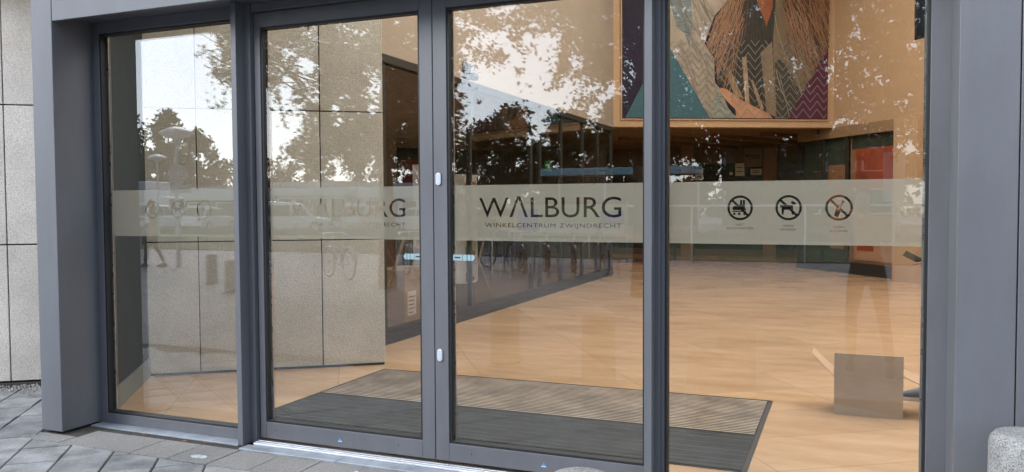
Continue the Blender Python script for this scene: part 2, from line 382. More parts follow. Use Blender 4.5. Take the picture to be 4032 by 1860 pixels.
b = MB(); b.obox(B0, RW, 2.35, 3.5, .1, .14, 4.5, 7.2); b.obox(B0, RW, 2.35, 2.40, .02, .1, 4.5, 7.2); b.obox(B0, RW, 2.35, 3.5, .02, .1, 4.5, 4.55); b.build('high_window', DWIN, t)

# ---- right hand shop windows with posters
t = thing('poster_window', (.4, 13.9, 0), 'dark framed shop window filled with orange posters at right of lobby', 'shop window')
b = MB(); b.obox(B0, RW, -1.3, 2.05, -.01, .06, 2.88, 3.1); b.build('header', mat('tan_header', (.26, .165, .095), .6), t)
b = MB(); b.obox(B0, RW, -1.3, 2.05, 0, .06, .10, .24)
for u in (-1.3, -.4, .4, 2.0): b.obox(B0, RW, u, u + .05, .0, .055, .24, 2.90)
b.build('frame', SHOPF, t)
b = MB(); b.obox(B0, RW, -1.3, 2.05, -.02, .03, 0.0, .10); b.build('skirting', SHOPF, t)
PORANGE = mat('orange_print', (.25, .05, .02), .5, var=.6, vscale=1.3); PGREEN = mat('dark_green_print', (.03, .04, .03), .5, var=.4)
PBROWN = mat('brown_print', (.22, .11, .06), .5, var=.5, vscale=1.5); PPINK = mat('tan_print', (.38, .22, .14), .5, var=.35, vscale=1.2)
def print_panel(name, u0, u1, parts):
    b = MB(); ms = []
    for k, (z0, z1, m_, a, c) in enumerate(parts):
        b.obox(B0, RW, a, c, .10 - .003 * (k + 1), .12 - .0031 * k, z0, z1, k); ms.append(m_)
    b.build(name, ms, t)
print_panel('poster', .45, 2.0, [(.24, 2.9, PBROWN, .45, 2.0), (1.7, 2.72, PORANGE, .62, 1.99), (2.6, 2.88, PGREEN, .5, 1.99), (.3, 1.25, PPINK, .6, 1.98), (1.35, 1.72, PGREEN, .5, 1.99), (.5, .62, PORANGE, .7, 1.2)])
print_panel('poster', -1.2, .4, [(.24, 2.9, PGREEN, -1.25, .35), (1.3, 2.3, PBROWN, -.3, .3), (.5, 1.2, PBROWN, -.2, .33)])

def inpoly(x, z, pts):
    r = False
    for (x0, z0), (x1, z1) in zip(pts, pts[1:] + pts[:1]):
        if (z0 > z) != (z1 > z) and x < (x1 - x0) * (z - z0) / (z1 - z0) + x0: r = not r
    return r
# ---- poster on the back wall (flat printed board, layers of print 1 mm thick)
t = thing('wall_poster', (-2.4, 13.55, 3.27), 'very large printed poster of people in coats with zigzag pattern on beige wall', 'poster')
POLY = [
 ('teal', [(.25, 3.29), (1.12, 4.95), (2.07, 3.29)], (.040, .098, .125)),
 ('sweater', [(1.15, 4.83), (1.15, 6.67), (2.31, 6.7), (2.48, 5.78), (2.16, 5.43), (2.0, 5.0), (1.95, 4.84), (2.16, 4.54), (2.17, 4.04), (2.28, 3.92), (2.49, 3.45), (2.69, 3.29), (2.07, 3.29)], (.27, .225, .18)),
 ('dark', [(2.16, 4.54), (2.0, 4.84), (2.19, 5.43), (2.48, 5.78), (2.64, 6.7), (3.61, 6.7), (3.48, 5.61), (3.46, 5.02), (3.42, 4.93), (3.53, 3.29), (3.31, 3.29), (2.69, 3.29), (2.42, 3.92), (2.23, 4.04)], (.035, .03, .026)),
 ('coat', [(3.51, 6.7), (4.66, 6.7), (4.66, 4.82), (3.78, 3.285), (3.5, 3.29), (3.44, 4.93), (3.49, 5.67)], (.15, .108, .068)),
 ('knit', [(1.18, 5.75), (1.23, 6.52), (1.58, 6.53), (1.65, 5.76), (1.68, 5.21), (1.62, 4.78), (1.52, 5.05), (1.36, 5.17), (1.24, 5.54)], (.13, .15, .15)),
 ('knit', [(2.10, 3.30), (2.13, 3.5), (2.2, 3.85), (2.28, 3.9), (2.40, 3.6), (2.62, 3.30)], (.20, .22, .19)),
 ('coat2', [(3.17, 4.67), (3.42, 4.91), (3.50, 3.33), (3.31, 3.39), (3.25, 3.92)], (.19, .135, .09)),
 ('strand', [(2.76, 4.57), (2.86, 4.59), (2.95, 3.3), (2.86, 3.36)], (.30, .20, .12)),
 ('strand', [(2.30, 4.45), (2.42, 4.48), (2.80, 3.7), (2.62, 3.75)], (.26, .17, .10)),
 ('strand', [(2.95, 4.1), (3.0, 4.1), (3.25, 3.5), (3.18, 3.45)], (.27, .18, .11)),
 ('darkcoat', [(3.48, 4.49), (3.62, 4.55), (4.09, 3.81), (3.80, 3.30), (3.53, 3.33)], (.05, .045, .035)),
 ('hair', [(2.48, 5.78), (2.44, 6.7), (2.76, 6.69), (2.75, 5.6), (2.52, 4.97), (2.19, 4.85), (2.0, 4.87), (2.13, 5.18)], (.13, .055, .028)),
 ('hair', [(3.61, 5.83), (3.8, 6.7), (4.66, 6.7), (4.66, 5.07), (4.41, 5.03), (4.08, 5.43)], (.14, .065, .032)),
 ('skin', [(2.96, 6.69), (3.44, 6.69), (3.42, 5.61), (3.29, 5.23), (3.09, 5.73)], (.22, .075, .035)),
 ('hand', [(2.28, 3.88), (2.3, 3.93), (2.42, 3.9), (2.81, 3.64), (3.31, 3.41), (3.44, 3.29), (2.65, 3.29), (2.62, 3.47), (2.33, 3.75)], (.40, .21, .125)),
 ('maroon', [(4.66, 4.82), (4.66, 3.285), (3.77, 3.285)], (.075, .018, .04)),
]
ms = [mat('print_purple', (.016, .011, .026), .65, 0, .2)]; b = MB()
P3 = lambda dep: (lambda q: (A0[0] + AB[0] * q[0] + AB[1] * dep, A0[1] + AB[1] * q[0] - AB[0] * dep, q[1]))
b.extr([(.18, 3.27), (4.67, 3.27), (4.67, 6.7), (.18, 6.7)], P3(.0), P3(.03), 0)
for k, (nm, pts, col) in enumerate(POLY):
    st_ = (26, 26, 3) if nm in ('hair', 'strand', 'dark', 'darkcoat') else (6, 6, 60) if nm == 'knit' else (3, 3, 2)
    ms.append(mat('print_' + nm, col, .65, 0, .25, var=.45 if nm in ('hair', 'dark', 'strand', 'knit') else .18 if nm != 'teal' else .04, vscale=1.2, stretch=st_))
    b.extr(pts, P3(.0301), P3(.031 + .0011 * k), k + 1)
o = b.build('printed_board', ms, t); ngon_fix(o)
hm = [mat('print_auburn', (.17, .075, .035), .5), mat('print_umber', (.045, .024, .016), .5), mat('print_copper', (.27, .14, .075), .5)]
hb = MB()
def strand(x0, z0, dx, L, bend, w, k, area):
    ps = [(x0 + dx * f + bend * math.sin(f * 2.6), z0 - L * f) for f in [i / 9 for i in range(10)]]
    for (xa, za), (xb, zb_) in zip(ps[:-1], ps[1:]):
        if not any(inpoly((xa + xb) / 2, (za + zb_) / 2, a) for a in area): continue
        hb.extr([(xa - w, za), (xa + w, za), (xb + w, zb_), (xb - w, zb_)], P3(.0492 + .0001 * k), P3(.0500 + .0001 * k), k)
H1 = [q[1] for q in POLY if q[0] == 'hair'] + [q[1] for q in POLY if q[0] == 'dark']
for i in range(230): strand(random.uniform(2.3, 2.85), random.uniform(5.2, 6.6), random.uniform(-.75, -.1), random.uniform(.9, 1.7), random.uniform(-.12, .16), random.uniform(.003, .007), i % 3, H1)
for i in range(260): strand(random.uniform(3.6, 4.5), random.uniform(5.3, 6.7), random.uniform(.2, .8), random.uniform(.8, 1.5), random.uniform(-.1, .1), random.uniform(.003, .008), i % 3, [q[1] for q in POLY if q[0] in ('hair', 'coat')])
fm_ = [mat('print_fold_dark', (.15, .125, .10), .5), mat('print_fold_light', (.23, .19, .15), .65)]
SW = [q[1] for q in POLY if q[0] in ('sweater',)]; CT = [q[1] for q in POLY if q[0] in ('coat', 'coat2')]
for i in range(26): strand(random.uniform(1.2, 2.3), random.uniform(4.6, 6.2), random.uniform(.3, .7), random.uniform(.6, 1.5), random.uniform(-.12, .12), random.uniform(.005, .012), 3 + i % 2, SW)
for i in range(18): strand(random.uniform(3.4, 4.3), random.uniform(4.0, 5.6), random.uniform(.1, .6), random.uniform(.5, 1.3), random.uniform(-.1, .1), random.uniform(.004, .010), 3 + i % 2, CT)
hb.build('printed_strokes', hm + fm_, t)
zz = MB()
zig_area = [q[1] for q in POLY if q[0] in ('maroon', 'coat', 'dark', 'sweater')]
for row in range(0, 11):
    zb = 3.30 + row * .168
    k = 0; x = .9
    while x < 4.66:
        for up in (0, 1):
            a = (x + up * .153, zb + (.19 if up else 0)); c = (a[0] + .153, zb + (0 if up else .19))
            nseg = 5
            for q in range(nseg):
                p0 = (a[0] + (c[0] - a[0]) * q / nseg, a[1] + (c[1] - a[1]) * q / nseg); p1 = (a[0] + (c[0] - a[0]) * (q + 1) / nseg, a[1] + (c[1] - a[1]) * (q + 1) / nseg)
                mx_, mz_ = (p0[0] + p1[0]) / 2, (p0[1] + p1[1]) / 2
                if mx_ > 4.64 or mz_ > 4.93 or mz_ < 3.29 or not any(inpoly(mx_, mz_, pl) for pl in zig_area): continue
                w = .011
                zz.extr([(p0[0], p0[1] - w), (p1[0], p1[1] - w), (p1[0], p1[1] + w), (p0[0], p0[1] + w)], P3(.052), P3(.0535))
        x += .306
zz.build('zigzag_print', mat('print_zigzag_grey', (.17, .155, .14), .5), t)
b = MB()
for a in ([(.155, 3.245), (4.695, 3.245), (4.695, 3.27), (.155, 3.27)], [(.155, 3.27), (.18, 3.27), (.18, 6.7), (.155, 6.7)], [(4.67, 3.27), (4.695, 3.27), (4.695, 6.7), (4.67, 6.7)]):
    b.extr(a, P3(0), P3(.034))
b.build('poster_frame', BEIGE, t)

# ---- shop front on the left
t = thing('glass_partition', (-4.52, 7.5, 0), 'long dark framed glass shop front along the left side of the lobby', 'shop window')
b = MB(); b.box(-4.60, 2.55, 0.0, -4.515, 12.46, .10); b.box(-4.60, 2.55, .10, -4.53, 12.46, .16)
b.box(-4.60, 2.55, 3.0, -4.515, 12.46, 3.085)
b.box(-4.60, 3.26, .16, -4.53, 3.34, 3.0); b.box(-4.60, 12.38, .16, -4.53, 12.46, 3.0)
b.build('frame', SHOPF, t, bevel=.003)
for y in (5.46, 7.7, 8.1, 9.15, 10.4, 11.4):
    b = MB(); b.box(-4.60, y, .16, -4.53, y + .035, 3.0); b.build('mullion', SHOPF, t, bevel=.003)
yy = [3.34, 5.46, 7.7, 8.1, 9.15, 10.4, 11.4, 12.38]
for a, c in zip(yy[:-1], yy[1:]):
    b = MB(); b.box(-4.565, a + (.06 if a > 3.4 else 0), .16, -4.557, c, 3.0); b.build('glass_pane', SHOPG, t)
t = thing('shop_interior', (-8.5, 8, 0), 'dark brown shop room behind the left glass front', 'shop')
b = MB(); b.box(-12.9, 4.3, .002, -4.61, 12.5, .012); b.add([(-12.9, 4.3, .012), (-4.61, 2.6, .012), (-4.61, 4.3, .012)], [(0, 1, 2)]); b.build('shop_floor', SHOPFL, t)
b = MB(); b.box(-12.9, 2.5, 3.05, -4.76, 12.6, 3.1); b.build('shop_ceiling', SHOPW, t)
b = MB(); b.box(-12.9, 12.5, 0, -4.6, 12.6, 3.05); b.box(-10.2, 4.3, 0, -10.0, 12.5, 3.05); b.build('shop_wall', SHOPW, t)
# display units with shoes, behind the shop glass
SHB = mat('black_shoe', (.025, .022, .022), .4); SHR = mat('brown_shoe', (.16, .07, .04), .45)
def shoe_mesh(b, o, s, mi=0, ax=(1, 0)):
    prof = [(0, 0), (.27, 0), (.29, .03), (.27, .055), (.19, .075), (.13, .12), (.03, .13), (0, .07)]
    ox, oy, oz = o; c, d = ax
    f = lambda v: (lambda q: (ox + c * q[0] * s - d * v, oy + d * q[0] * s + c * v, oz + q[1] * s))
    b.extr(prof, f(-.04), f(.04), mi)
def shelf_unit(y, x, h, z0, lab):
    t = thing('shelf_unit', (x, y, 0), lab, 'display shelf', 'white shoe shelves behind the shop glass')
    b = MB(); b.box(x - .35, y, z0, x, y + .02, h); b.box(x - .35, y + .38, z0, x, y + .40, h); b.box(x - .36, y, z0, x - .35, y + .4, h); b.build('upright', WHITE, t, bevel=.002)
    b = MB(); b.box(x - .34, y + .021, z0 - .02, x, y + .379, z0); b.build('base', WHITE, t)
    k = 0
    for z in (.42, .78, 1.12, 1.46, 1.8):
        if z + .03 < h and z > z0 + .05:
            b = MB(); b.box(x - .345, y + .021, z, x - .002, y + .379, z + .018); b.build('shelf', WHITE, t)
    b = MB(); b.box(x - .33, y + .03, 0.012, x - .03, y + .37, z0 - .021); b.build('plinth', SHOPF, t)
    n = 0
    for z in [z0] + [q for q in (.42, .78, 1.12, 1.46) if q > z0 + .05 and q + .3 < h]:
        sm = MB(); shoe_mesh(sm, (x - .05, y + .06 + .02 * n, z + (.019 if z > z0 else 0)), .95, 0, (0, 1))
        oo = sm.build('shoe', SHB if n % 2 == 0 else SHR); n += 1
        tag(oo, ('%s low shoe on %s of the %s' % (('black', 'brown', 'black', 'brown', 'black')[n - 1], ('bottom board', 'second shelf', 'third shelf', 'fourth shelf', 'top shelf')[n - 1], 'nearer white unit' if y < 5.2 else 'farther white unit')), 'shoe', 'shoes shown on the white shelves')
shelf_unit(4.86, -4.70, 2.0, .40, 'white shelf unit with shoes, nearer one left of the dark shop post')
shelf_unit(5.62, -4.70, 1.9, .45, 'white shelf unit with a black shoe, right of the dark shop post')
# trestle, boxes in the shop
def carton(name, x, y, z, w, d_, h, lab, cat='box', m=CARD, group=None, label_on=None):
    t = thing(name, (x, y, z), lab, cat, group)
    b = MB(); b.box(x, y, z, x + w, y + d_, z + h); b.build('carton_body', m, t, bevel=.004)
    b = MB(); b.box(x - .001, y + d_ * .42, z + h + .0005, x + w + .001, y + d_ * .58, z + h + .002); b.build('tape', mat('brown_tape', (.35, .22, .12), .3), t)
    if label_on:
        x0, y0, z0, y1, z1 = label_on
        b = MB(); b.box(x0, y0, z0, x0 + .003, y1, z1); o = b.build('address_label', mat('white_paper', (.7, .7, .68), .7), t)
        b = MB()
        for k in range(5): b.box(x0 + .0031, y0 + .02, z0 + .03 + k * .045, x0 + .004, y0 + .02 + .16 * random.uniform(.5, 1), z0 + .04 + k * .045)
        b.build('printed_lines', BLACK, o)
    return t
carton('cardboard_box', -5.06, 3.90, .012, .42, .66, .74, 'tall brown cardboard box with white address label inside the shop window', label_on=(-4.639, 3.96, .22, 4.16, .50))
carton('cardboard_box', -5.75, 4.3, .012, .5, .5, .45, 'plain smaller brown cardboard box behind the tall labelled one in the shop')
t = thing('trestle', (-4.9, 3.55, 0), 'brown wooden trestle legs standing crossed inside the shop window', 'trestle')
WD = mat('brown_timber', (.22, .14, .09), .6, var=.2)
for a, c in (((-4.75, 3.35, .05), (-4.85, 4.55, 1.5)), ((-4.85, 4.65, .05), (-4.80, 3.3, 1.55)), ((-4.95, 6.2, .05), (-4.9, 6.9, 1.3)), ((-4.9, 7.0, .05), (-4.95, 6.1, 1.3))):
    b = MB(); b.tube([a, c], .018, 6); b.build('leg', WD, t)
t = thing('shop_counter', (-7.5, 8, 0), 'low white counter deep inside the dark shop', 'counter')
b = MB(); b.box(-8, 7, .012, -7, 9.5, .9); b.build('cabinet', mat('counter_grey', (.3, .28, .26), .5), t, bevel=.01)
b = MB(); b.box(-8.05, 6.95, .902, -6.95, 9.55, .94); b.build('worktop', WHITE, t, bevel=.005)
for k, (x, y, c) in enumerate([(-6.3, 6.5, (.09, .05, .035)), (-6.3, 7.6, (.04, .045, .07)), (-6.6, 9.0, (.12, .12, .13)), (-6.2, 10.4, (.08, .03, .05)), (-6.5, 11.5, (.2, .18, .15))]):
    t = thing('clothes_rack', (x, y, 0), ('rack of %s garments standing inside the dark shop' % ['brown', 'navy', 'grey', 'dark purple', 'cream'][k]), 'clothes rack')
    b = MB(); b.tube([(x, y - .45, .02), (x, y - .45, 1.5), (x, y + .45, 1.5), (x, y + .45, .02)], .014, 6); b.build('rail', STEEL, t)
    b = MB()
    for q in range(9):
        yy_ = y - .4 + q * .09; b.prism([(x - .2, yy_), (x + .2, yy_ + .01), (x + .2, yy_ + .05), (x - .2, yy_ + .04)], .45 + random.uniform(-.1, .1), 1.44)
    b.build('garments', mat('garment', c, .9, var=.3, vscale=8), t)
# little camera bracket on the wall and lamp over the concrete wall
t = thing('security_camera', (-4.46, 5.3, 3.15), 'small black camera on a wire bracket above the left shop front', 'camera')
b = MB(); b.box(-4.513, 5.2, 3.1, -4.49, 5.4, 3.3); b.build('bracket', BLACK, t); b = MB(); b.tube([(-4.49, 5.3, 3.22), (-4.38, 5.25, 3.26), (-4.36, 5.25, 3.18)], .008, 6); b.tube([(-4.49, 5.22, 3.14), (-4.33, 5.15, 3.14)], .008, 6); b.build('arm', BLACK, t)
b = MB(); b.lathe([(0, 0), (.045, .01), (.055, .05), (.04, .09), (0, .1)], (-4.37, 5.25, 3.06), 14); b.build('housing', BLACK, t)
t = thing('wall_sensor', (-4.49, 3.0, 3.32), 'small pale sensor box on beige wall beside the concrete panels', 'sensor')
b = MB(); b.box(-4.513, 2.93, 3.28, -4.45, 3.02, 3.44); b.build('sensor_body', WHITE, t, bevel=.006)

# ---- passage beyond the poster wall
t = thing('passage_ceiling', (-2, 18, 3.1), 'brown wooden low ceiling of the passage behind the lobby', 'ceiling')
b = MB(); b.prism([(-4.515 + .05, 12.8), (-.26, 15.05), (3.5, 15.0), (3.5, 30), (-9, 30), (-9, 12.9)], 3.1, 3.25); b.build('boards', WOOD, t)
for k in range(7):
    b = MB(); b.obox((-5 + k * 1.1, 15.0), (.45, .89), 0, 9, 0, .12, 3.0, 3.098); b.build('beam', WOOD, t)
t = thing('far_glazing', (-2.5, 19.3, 0), 'dark glazed shop front across the far end of the passage', 'shop front')
b = MB(); b.box(-9, 19.45, .0, 3.5, 19.5, 3.1); b.build('dark_glazing', mat('dark_glazing', (.028, .024, .020), .25, var=.5, vscale=1.2), t)
b = MB(); b.box(-9, 19.35, 0, 3.5, 19.45, .18); b.box(-9, 19.35, 2.6, 3.5, 19.45, 3.1); b.build('frame', mat('brown_frame', (.10, .06, .035), .5), t)
for x in (-7.2, -4.35, -2.1, .3): b = MB(); b.box(x, 19.15, 0, x + .35, 19.45, 3.1); b.build('column', mat('brown_column', (.22, .13, .075), .6), t)
PAP = mat('paper_notice', (.62, .66, .55), .6)
def notice(x0, x1, z0, z1, lab, m=PAP, lines=2, grp='notices taped to the far passage glazing'):
    b = MB(); b.box(x0, 19.425, z0, x1, 19.445, z1, 0); h = z1 - z0
    for q in range(lines): b.box(x0 + .04, 19.423, z0 + h * (.3 + .3 * q), x1 - .05, 19.4249, z0 + h * (.3 + .3 * q) + .02, 1)
    tag(b.build('notice', [m, BLACK]), lab, 'notice', grp)
k = 1.04
notice(-4.05, -3.78, 2.15, 2.46, 'pale square notice, leftmost of those on the far glazing')
notice(-2.88, -2.63, 2.25, 2.62, 'tall pale notice on the far glazing, brightest of the row')
notice(-2.46, -2.17, 2.27, 2.44, 'low wide pale notice on the far glazing below the brown sign')
notice(-3.04, -2.95, 2.28, 2.36, 'tiny white notice left of the tall one on far glazing', lines=1)
t = thing('hanging_sign', (-2.3, 19.1, 2.5), 'square brown sign with dark lettering hanging before the far glazing', 'sign')
b = MB(); b.box(-2.60, 19.06, 2.48, -2.12, 19.10, 3.0); b.build('board', mat('brown_sign', (.17, .10, .065), .5), t)
b = MB(); b.box(-2.56, 19.055, 2.76, -2.50, 19.059, 2.82); b.box(-2.48, 19.055, 2.77, -2.18, 19.059, 2.80); b.box(-2.40, 19.055, 2.71, -2.20, 19.059, 2.735); b.build('lettering', BLACK, t)
EXG = mat('green_sign', (.02, .22, .08), .4)
t = thing('exit_sign', (-4.44, 9.0, 2.3), 'small green emergency exit sign inside the dark shop front', 'sign')
b = MB(); b.box(-4.70, 8.75, 2.05, -4.68, 9.05, 2.22); b.build('sign_plate', EXG, t); b = MB(); b.box(-4.679, 8.85, 2.10, -4.677, 8.95, 2.17); b.build('pictogram', WHITE, t)
t = thing('display_table', (-5.2, 16.5, 0), 'low orange topped display table in the passage beyond the shop front', 'table')
b = MB(); b.box(-5.9, 15.8, .62, -4.0, 16.9, .68); b.build('tabletop', mat('orange_wood', (.42, .20, .07), .5), t, bevel=.005)
for x, y in ((-5.85, 15.85), (-4.1, 15.85), (-5.85, 16.8), (-4.1, 16.8)): b = MB(); b.box(x, y, 0, x + .06, y + .06, .619); b.build('leg', SHOPF, t)

# ---- lobby ceiling lights (unseen overhead), plus added shop and passage lamps hidden from view
def lamp(x, y, z, w, l, en, col, lab, grp):
    t = thing('ceiling_light', (x, y, z), lab, 'ceiling light', grp)
    b = MB(); b.box(x - w / 2 - .03, y - l / 2 - .03, z, x + w / 2 + .03, y + l / 2 + .03, z + .06); b.build('housing', WHITE, t)
    b = MB(); b.box(x - w / 2, y - l / 2, z - .01, x + w / 2, y + l / 2, z - .001); b.build('diffuser', emis('lit_diffuser', col, 3), t)
    ld = bpy.data.lights.new('area', 'AREA'); ld.shape = 'RECTANGLE'; ld.size = w; ld.size_y = l; ld.energy = en; ld.color = col
    o = bpy.data.objects.new('lamp_light', ld); COL.objects.link(o); o.parent = t; o.location = (0, 0, -.03)
WARM = (1, .92, .83)
KL = 0.25
for i, (x, y) in enumerate([(-1.6, 2.0), (1.6, 2.0), (-1.5, 4.8), (1.8, 5.5), (-1.5, 8.2), (1.8, 9.0), (-1.8, 11.0), (4.2, 3.2)]):
    lamp(x, y, 7.12, 2.2, 2.2, (150 if y < 5 else 85) * KL, WARM, 'square lit ceiling panel of the lobby, out of view above', 'lobby ceiling panels')
lamp(-6.0, 15.6, 2.98, .5, 1.2, 60 * KL, (1, .7, .42), 'added long light panel hidden on low passage ceiling beyond the poster wall', 'added passage ceiling panels')  # this pair is added to light the passage, placed out of the camera's sight
lamp(2.6, 16.2, 2.98, .5, 1.2, 45 * KL, (1, .7, .42), 'added long light panel hidden on low passage ceiling at its right end', 'added passage ceiling panels')
lamp(-8.6, 5.4, 3.0, .3, 2.0, 80 * KL, (1, .86, .72), 'added narrow light strip hidden on the shop ceiling, nearer one', 'added shop ceiling strips')  # both strips added to brighten the shop, out of sight behind the concrete wall
lamp(-9.5, 7.6, 3.0, .3, 2.0, 60 * KL, (1, .86, .72), 'added narrow light strip hidden on the shop ceiling farther back', 'added shop ceiling strips')

# ================================================================== THE ENTRANCE
t = thing('entrance_surround', (-2.3, -.2, 0), 'wide grey metal portal framing the glass entrance', 'portal')
b = MB(); b.box(-5.035, -.345, -.012, -4.843, -.055, 3.4); b.build('post', ALU, t, bevel=.004)
b = MB(); b.box(-4.90, -.055, -.02, -4.852, .06, 3.3); b.build('inner_post', ALUd, t, bevel=.003)
b = MB(); b.box(-4.838, -.345, 2.716, .427, -.315, 3.4); b.build('fascia', ALU, t, bevel=.003)
b = MB(); b.box(-4.842, -.314, 2.765, .43, .06, 2.80); b.box(-4.842, -.03, 2.80, .43, .10, 3.42); b.build('soffit', ALUd, t)
b = MB(); b.box(.432, -.345, -.012, .652, -.055, 3.4); b.build('post', ALU, t, bevel=.003)
b = MB(); b.box(.657, -.345, -.012, 1.42, -.055, 3.4); b.build('side_panel', ALU, t, bevel=.003)
b = MB(); b.box(.44, -.055, -.02, .60, .06, 3.3); b.build('inner_post', ALUd, t, bevel=.003)
b = MB(); b.box(-5.035, -.345, 3.4, 1.42, .12, 3.43); b.build('top_cap', ALU, t)
# the concealed wall between portal and concrete wall on the left
b = MB(); b.prism([(-5.0, -.05), (-4.90, .0), (-4.90, .12), (-5.72, 1.25), (-5.80, 1.2)], -.03, 3.42); b.build('return_panel', ALUd, t)

def rect_frame(b, x0, x1, z0, z1, gx0, gx1, gz0, gz1, y0, y1, mi=0):
    b.box(x0, y0, z0, gx0, y1, z1, mi); b.box(gx1, y0, z0, x1, y1, z1, mi)
    b.box(gx0, y0, z0, gx1, y1, gz0, mi); b.box(gx0, y0, gz1, gx1, y1, z1, mi)
def seal(t, gx0, gx1, gz0, gz1, y0, y1, w=.012):
    b = MB(); rect_frame(b, gx0, gx1, gz0, gz1, gx0 + w, gx1 - w, gz0 + w, gz1 - w, y0, y1); b.build('seal', SEAL, t)
def pane(t, gx0, gx1, gz0, gz1, y):
    b = MB(); b.box(gx0 + .006, y, gz0 + .006, gx1 - .006, y + .024, gz1 - .006); b.build('glass_pane', GLASS, t)

# text outlines -> splines
FONT = None
def text_splines(body, size=1.0, spacing=1.0, bold=.02):
    cu = bpy.data.curves.new('txt', 'FONT'); cu.body = body; cu.size = size; cu.space_character = spacing; cu.align_x = 'LEFT'; cu.offset = bold; cu.fill_mode = 'NONE'; cu.resolution_u = 4
    o = bpy.data.objects.new('txt', cu); COL.objects.link(o); bpy.context.view_layer.update()
    dg = bpy.context.evaluated_depsgraph_get()
    me = bpy.data.meshes.new_from_object(o.evaluated_get(dg)); vs = [(v.co.x, v.co.y) for v in me.vertices]
    nxt = {}
    for e in me.edges: nxt.setdefault(e.vertices[0], []).append(e.vertices[1]); nxt.setdefault(e.vertices[1], []).append(e.vertices[0])
    seen = set(); loops = []
    for i in nxt:
        if i in seen: continue
        loop = [i]; seen.add(i); cur = i
        while True:
            n = [j for j in nxt[cur] if j not in seen]
            if not n: break
            cur = n[0]; seen.add(cur); loop.append(cur)
        if len(loop) > 2: loops.append([vs[j] for j in loop])
    bpy.data.objects.remove(o); bpy.data.meshes.remove(me); bpy.data.curves.remove(cu)
    return loops
def fit(loops, x0, x1, z0, z1, center=False):
    xs_ = [p[0] for l in loops for p in l]; zs_ = [p[1] for l in loops for p in l]
    a, b_, c, d = min(xs_), max(xs_), min(zs_), max(zs_)
    return [[(x0 + (p[0] - a) / (b_ - a) * (x1 - x0), z0 + (p[1] - c) / (d - c) * (z1 - z0)) for p in l] for l in loops]
def circle(cx, cz, r, n=40): return [(cx + r * math.cos(2 * math.pi * k / n), cz + r * math.sin(2 * math.pi * k / n)) for k in range(n)]
TS_ = .071      # half size of an icon tile
def inside_poly(x, z, pts): return inpoly(x, z, pts)
SKATE = [[(-.038, -.004), (-.036, .006), (-.020, .012), (-.006, .014), (.000, .020), (.000, .040), (.010, .040), (.010, .018), (.014, .018), (.014, .040), (.024, .040), (.024, -.002), (.030, -.008), (.028, -.012), (-.036, -.012)],
         [(-.038, -.015), (.030, -.015), (.028, -.021), (-.036, -.021)]]
SKW = [(-.028, -.030, .0065), (-.004, -.030, .0065), (.022, -.030, .0065)]
DOG = [[(-.040, .014), (.020, .014), (.021, .003), (.021, -.020), (.024, -.034), (.016, -.034), (.010, -.010), (-.020, -.010), (-.024, -.034), (-.032, -.034), (-.032, .002), (-.040, .002)],
       [(.010, .024), (.016, .034), (.022, .030), (.036, .024), (.036, .018), (.022, .014)]]
BOT = [[(-.022, -.040), (-.004, -.048), (.008, -.016), (.006, -.002), (.020, .024), (.024, .026), (.024, .032), (.016, .036), (.012, .030), (.012, .026), (-.004, .004), (-.014, -.004)]]
def icon_hole(kind, x, z):
    r = math.hypot(x, z)
    if r > .0625: return False
    if r > .051: return True
    a = (x + z) / math.sqrt(2)            # bar from upper left to lower right
    if kind == 'bottle':
        if any(inpoly(x, z, q) for q in BOT):
            inner = [(-.016, -.032), (-.006, -.040), (.003, -.016), (.000, -.006), (-.012, -.010)]
            core = any(inpoly(x * 1.0, z * 1.0, q) for q in [[(-.018, -.036), (-.006, -.042), (.004, -.016), (.002, -.006), (-.012, -.010)]])
            edge = not inpoly(x, z, [(-.018, -.036), (-.006, -.042), (.004, -.016), (.003, -.002), (.016, .024), (.014, .026), (-.004, -.002), (-.012, -.010)])
            return core or edge
        return abs(a) < .0062
    if abs(a) < .0058: return True
    if kind == 'skate': return any(inpoly(x, z, q) for q in SKATE) or any(math.hypot(x - cx, z - cz) < rr for cx, cz, rr in SKW)
    return any(inpoly(x, z, q) for q in DOG)
def film(t, x0, x1, z0, z1, y, loops, icons, name='frosted_band'):
    cu = bpy.data.curves.new(name, 'CURVE'); cu.dimensions = '2D'; cu.fill_mode = 'BOTH'
    tiles = [[(cx - TS_, cz - TS_), (cx + TS_, cz - TS_), (cx + TS_, cz + TS_), (cx - TS_, cz + TS_)] for _, cx, cz in icons]
    for l in [[(x0, z0), (x1, z0), (x1, z1), (x0, z1)]] + loops + tiles:
        sp = cu.splines.new('POLY'); sp.points.add(len(l) - 1)
        for p_, q in zip(sp.points, l): p_.co = (q[0], q[1], 0, 1)
        sp.use_cyclic_u = True
    o = bpy.data.objects.new('tmp', cu); COL.objects.link(o); bpy.context.view_layer.update()
    me = bpy.data.meshes.new_from_object(o.evaluated_get(bpy.context.evaluated_depsgraph_get()))
    b = MB(); b.add([(v.co.x, y, v.co.y) for v in me.vertices], [tuple(p_.vertices) for p_ in me.polygons])
    bpy.data.objects.remove(o)
    n = 96; h = 2 * TS_ / n
    for kind, cx, cz in icons:
        for r in range(n):
            zc = -TS_ + (r + .5) * h; c = 0
            while c < n:
                if icon_hole(kind, -TS_ + (c + .5) * h, zc): c += 1; continue
                c0 = c
                while c < n and not icon_hole(kind, -TS_ + (c + .5) * h, zc): c += 1
                b.add([(cx - TS_ + c0 * h, y, cz + zc - h / 2), (cx - TS_ + c * h, y, cz + zc - h / 2), (cx - TS_ + c * h, y, cz + zc + h / 2), (cx - TS_ + c0 * h, y, cz + zc + h / 2)], [(0, 1, 2, 3)])
    return b.build(name, FILM, t)
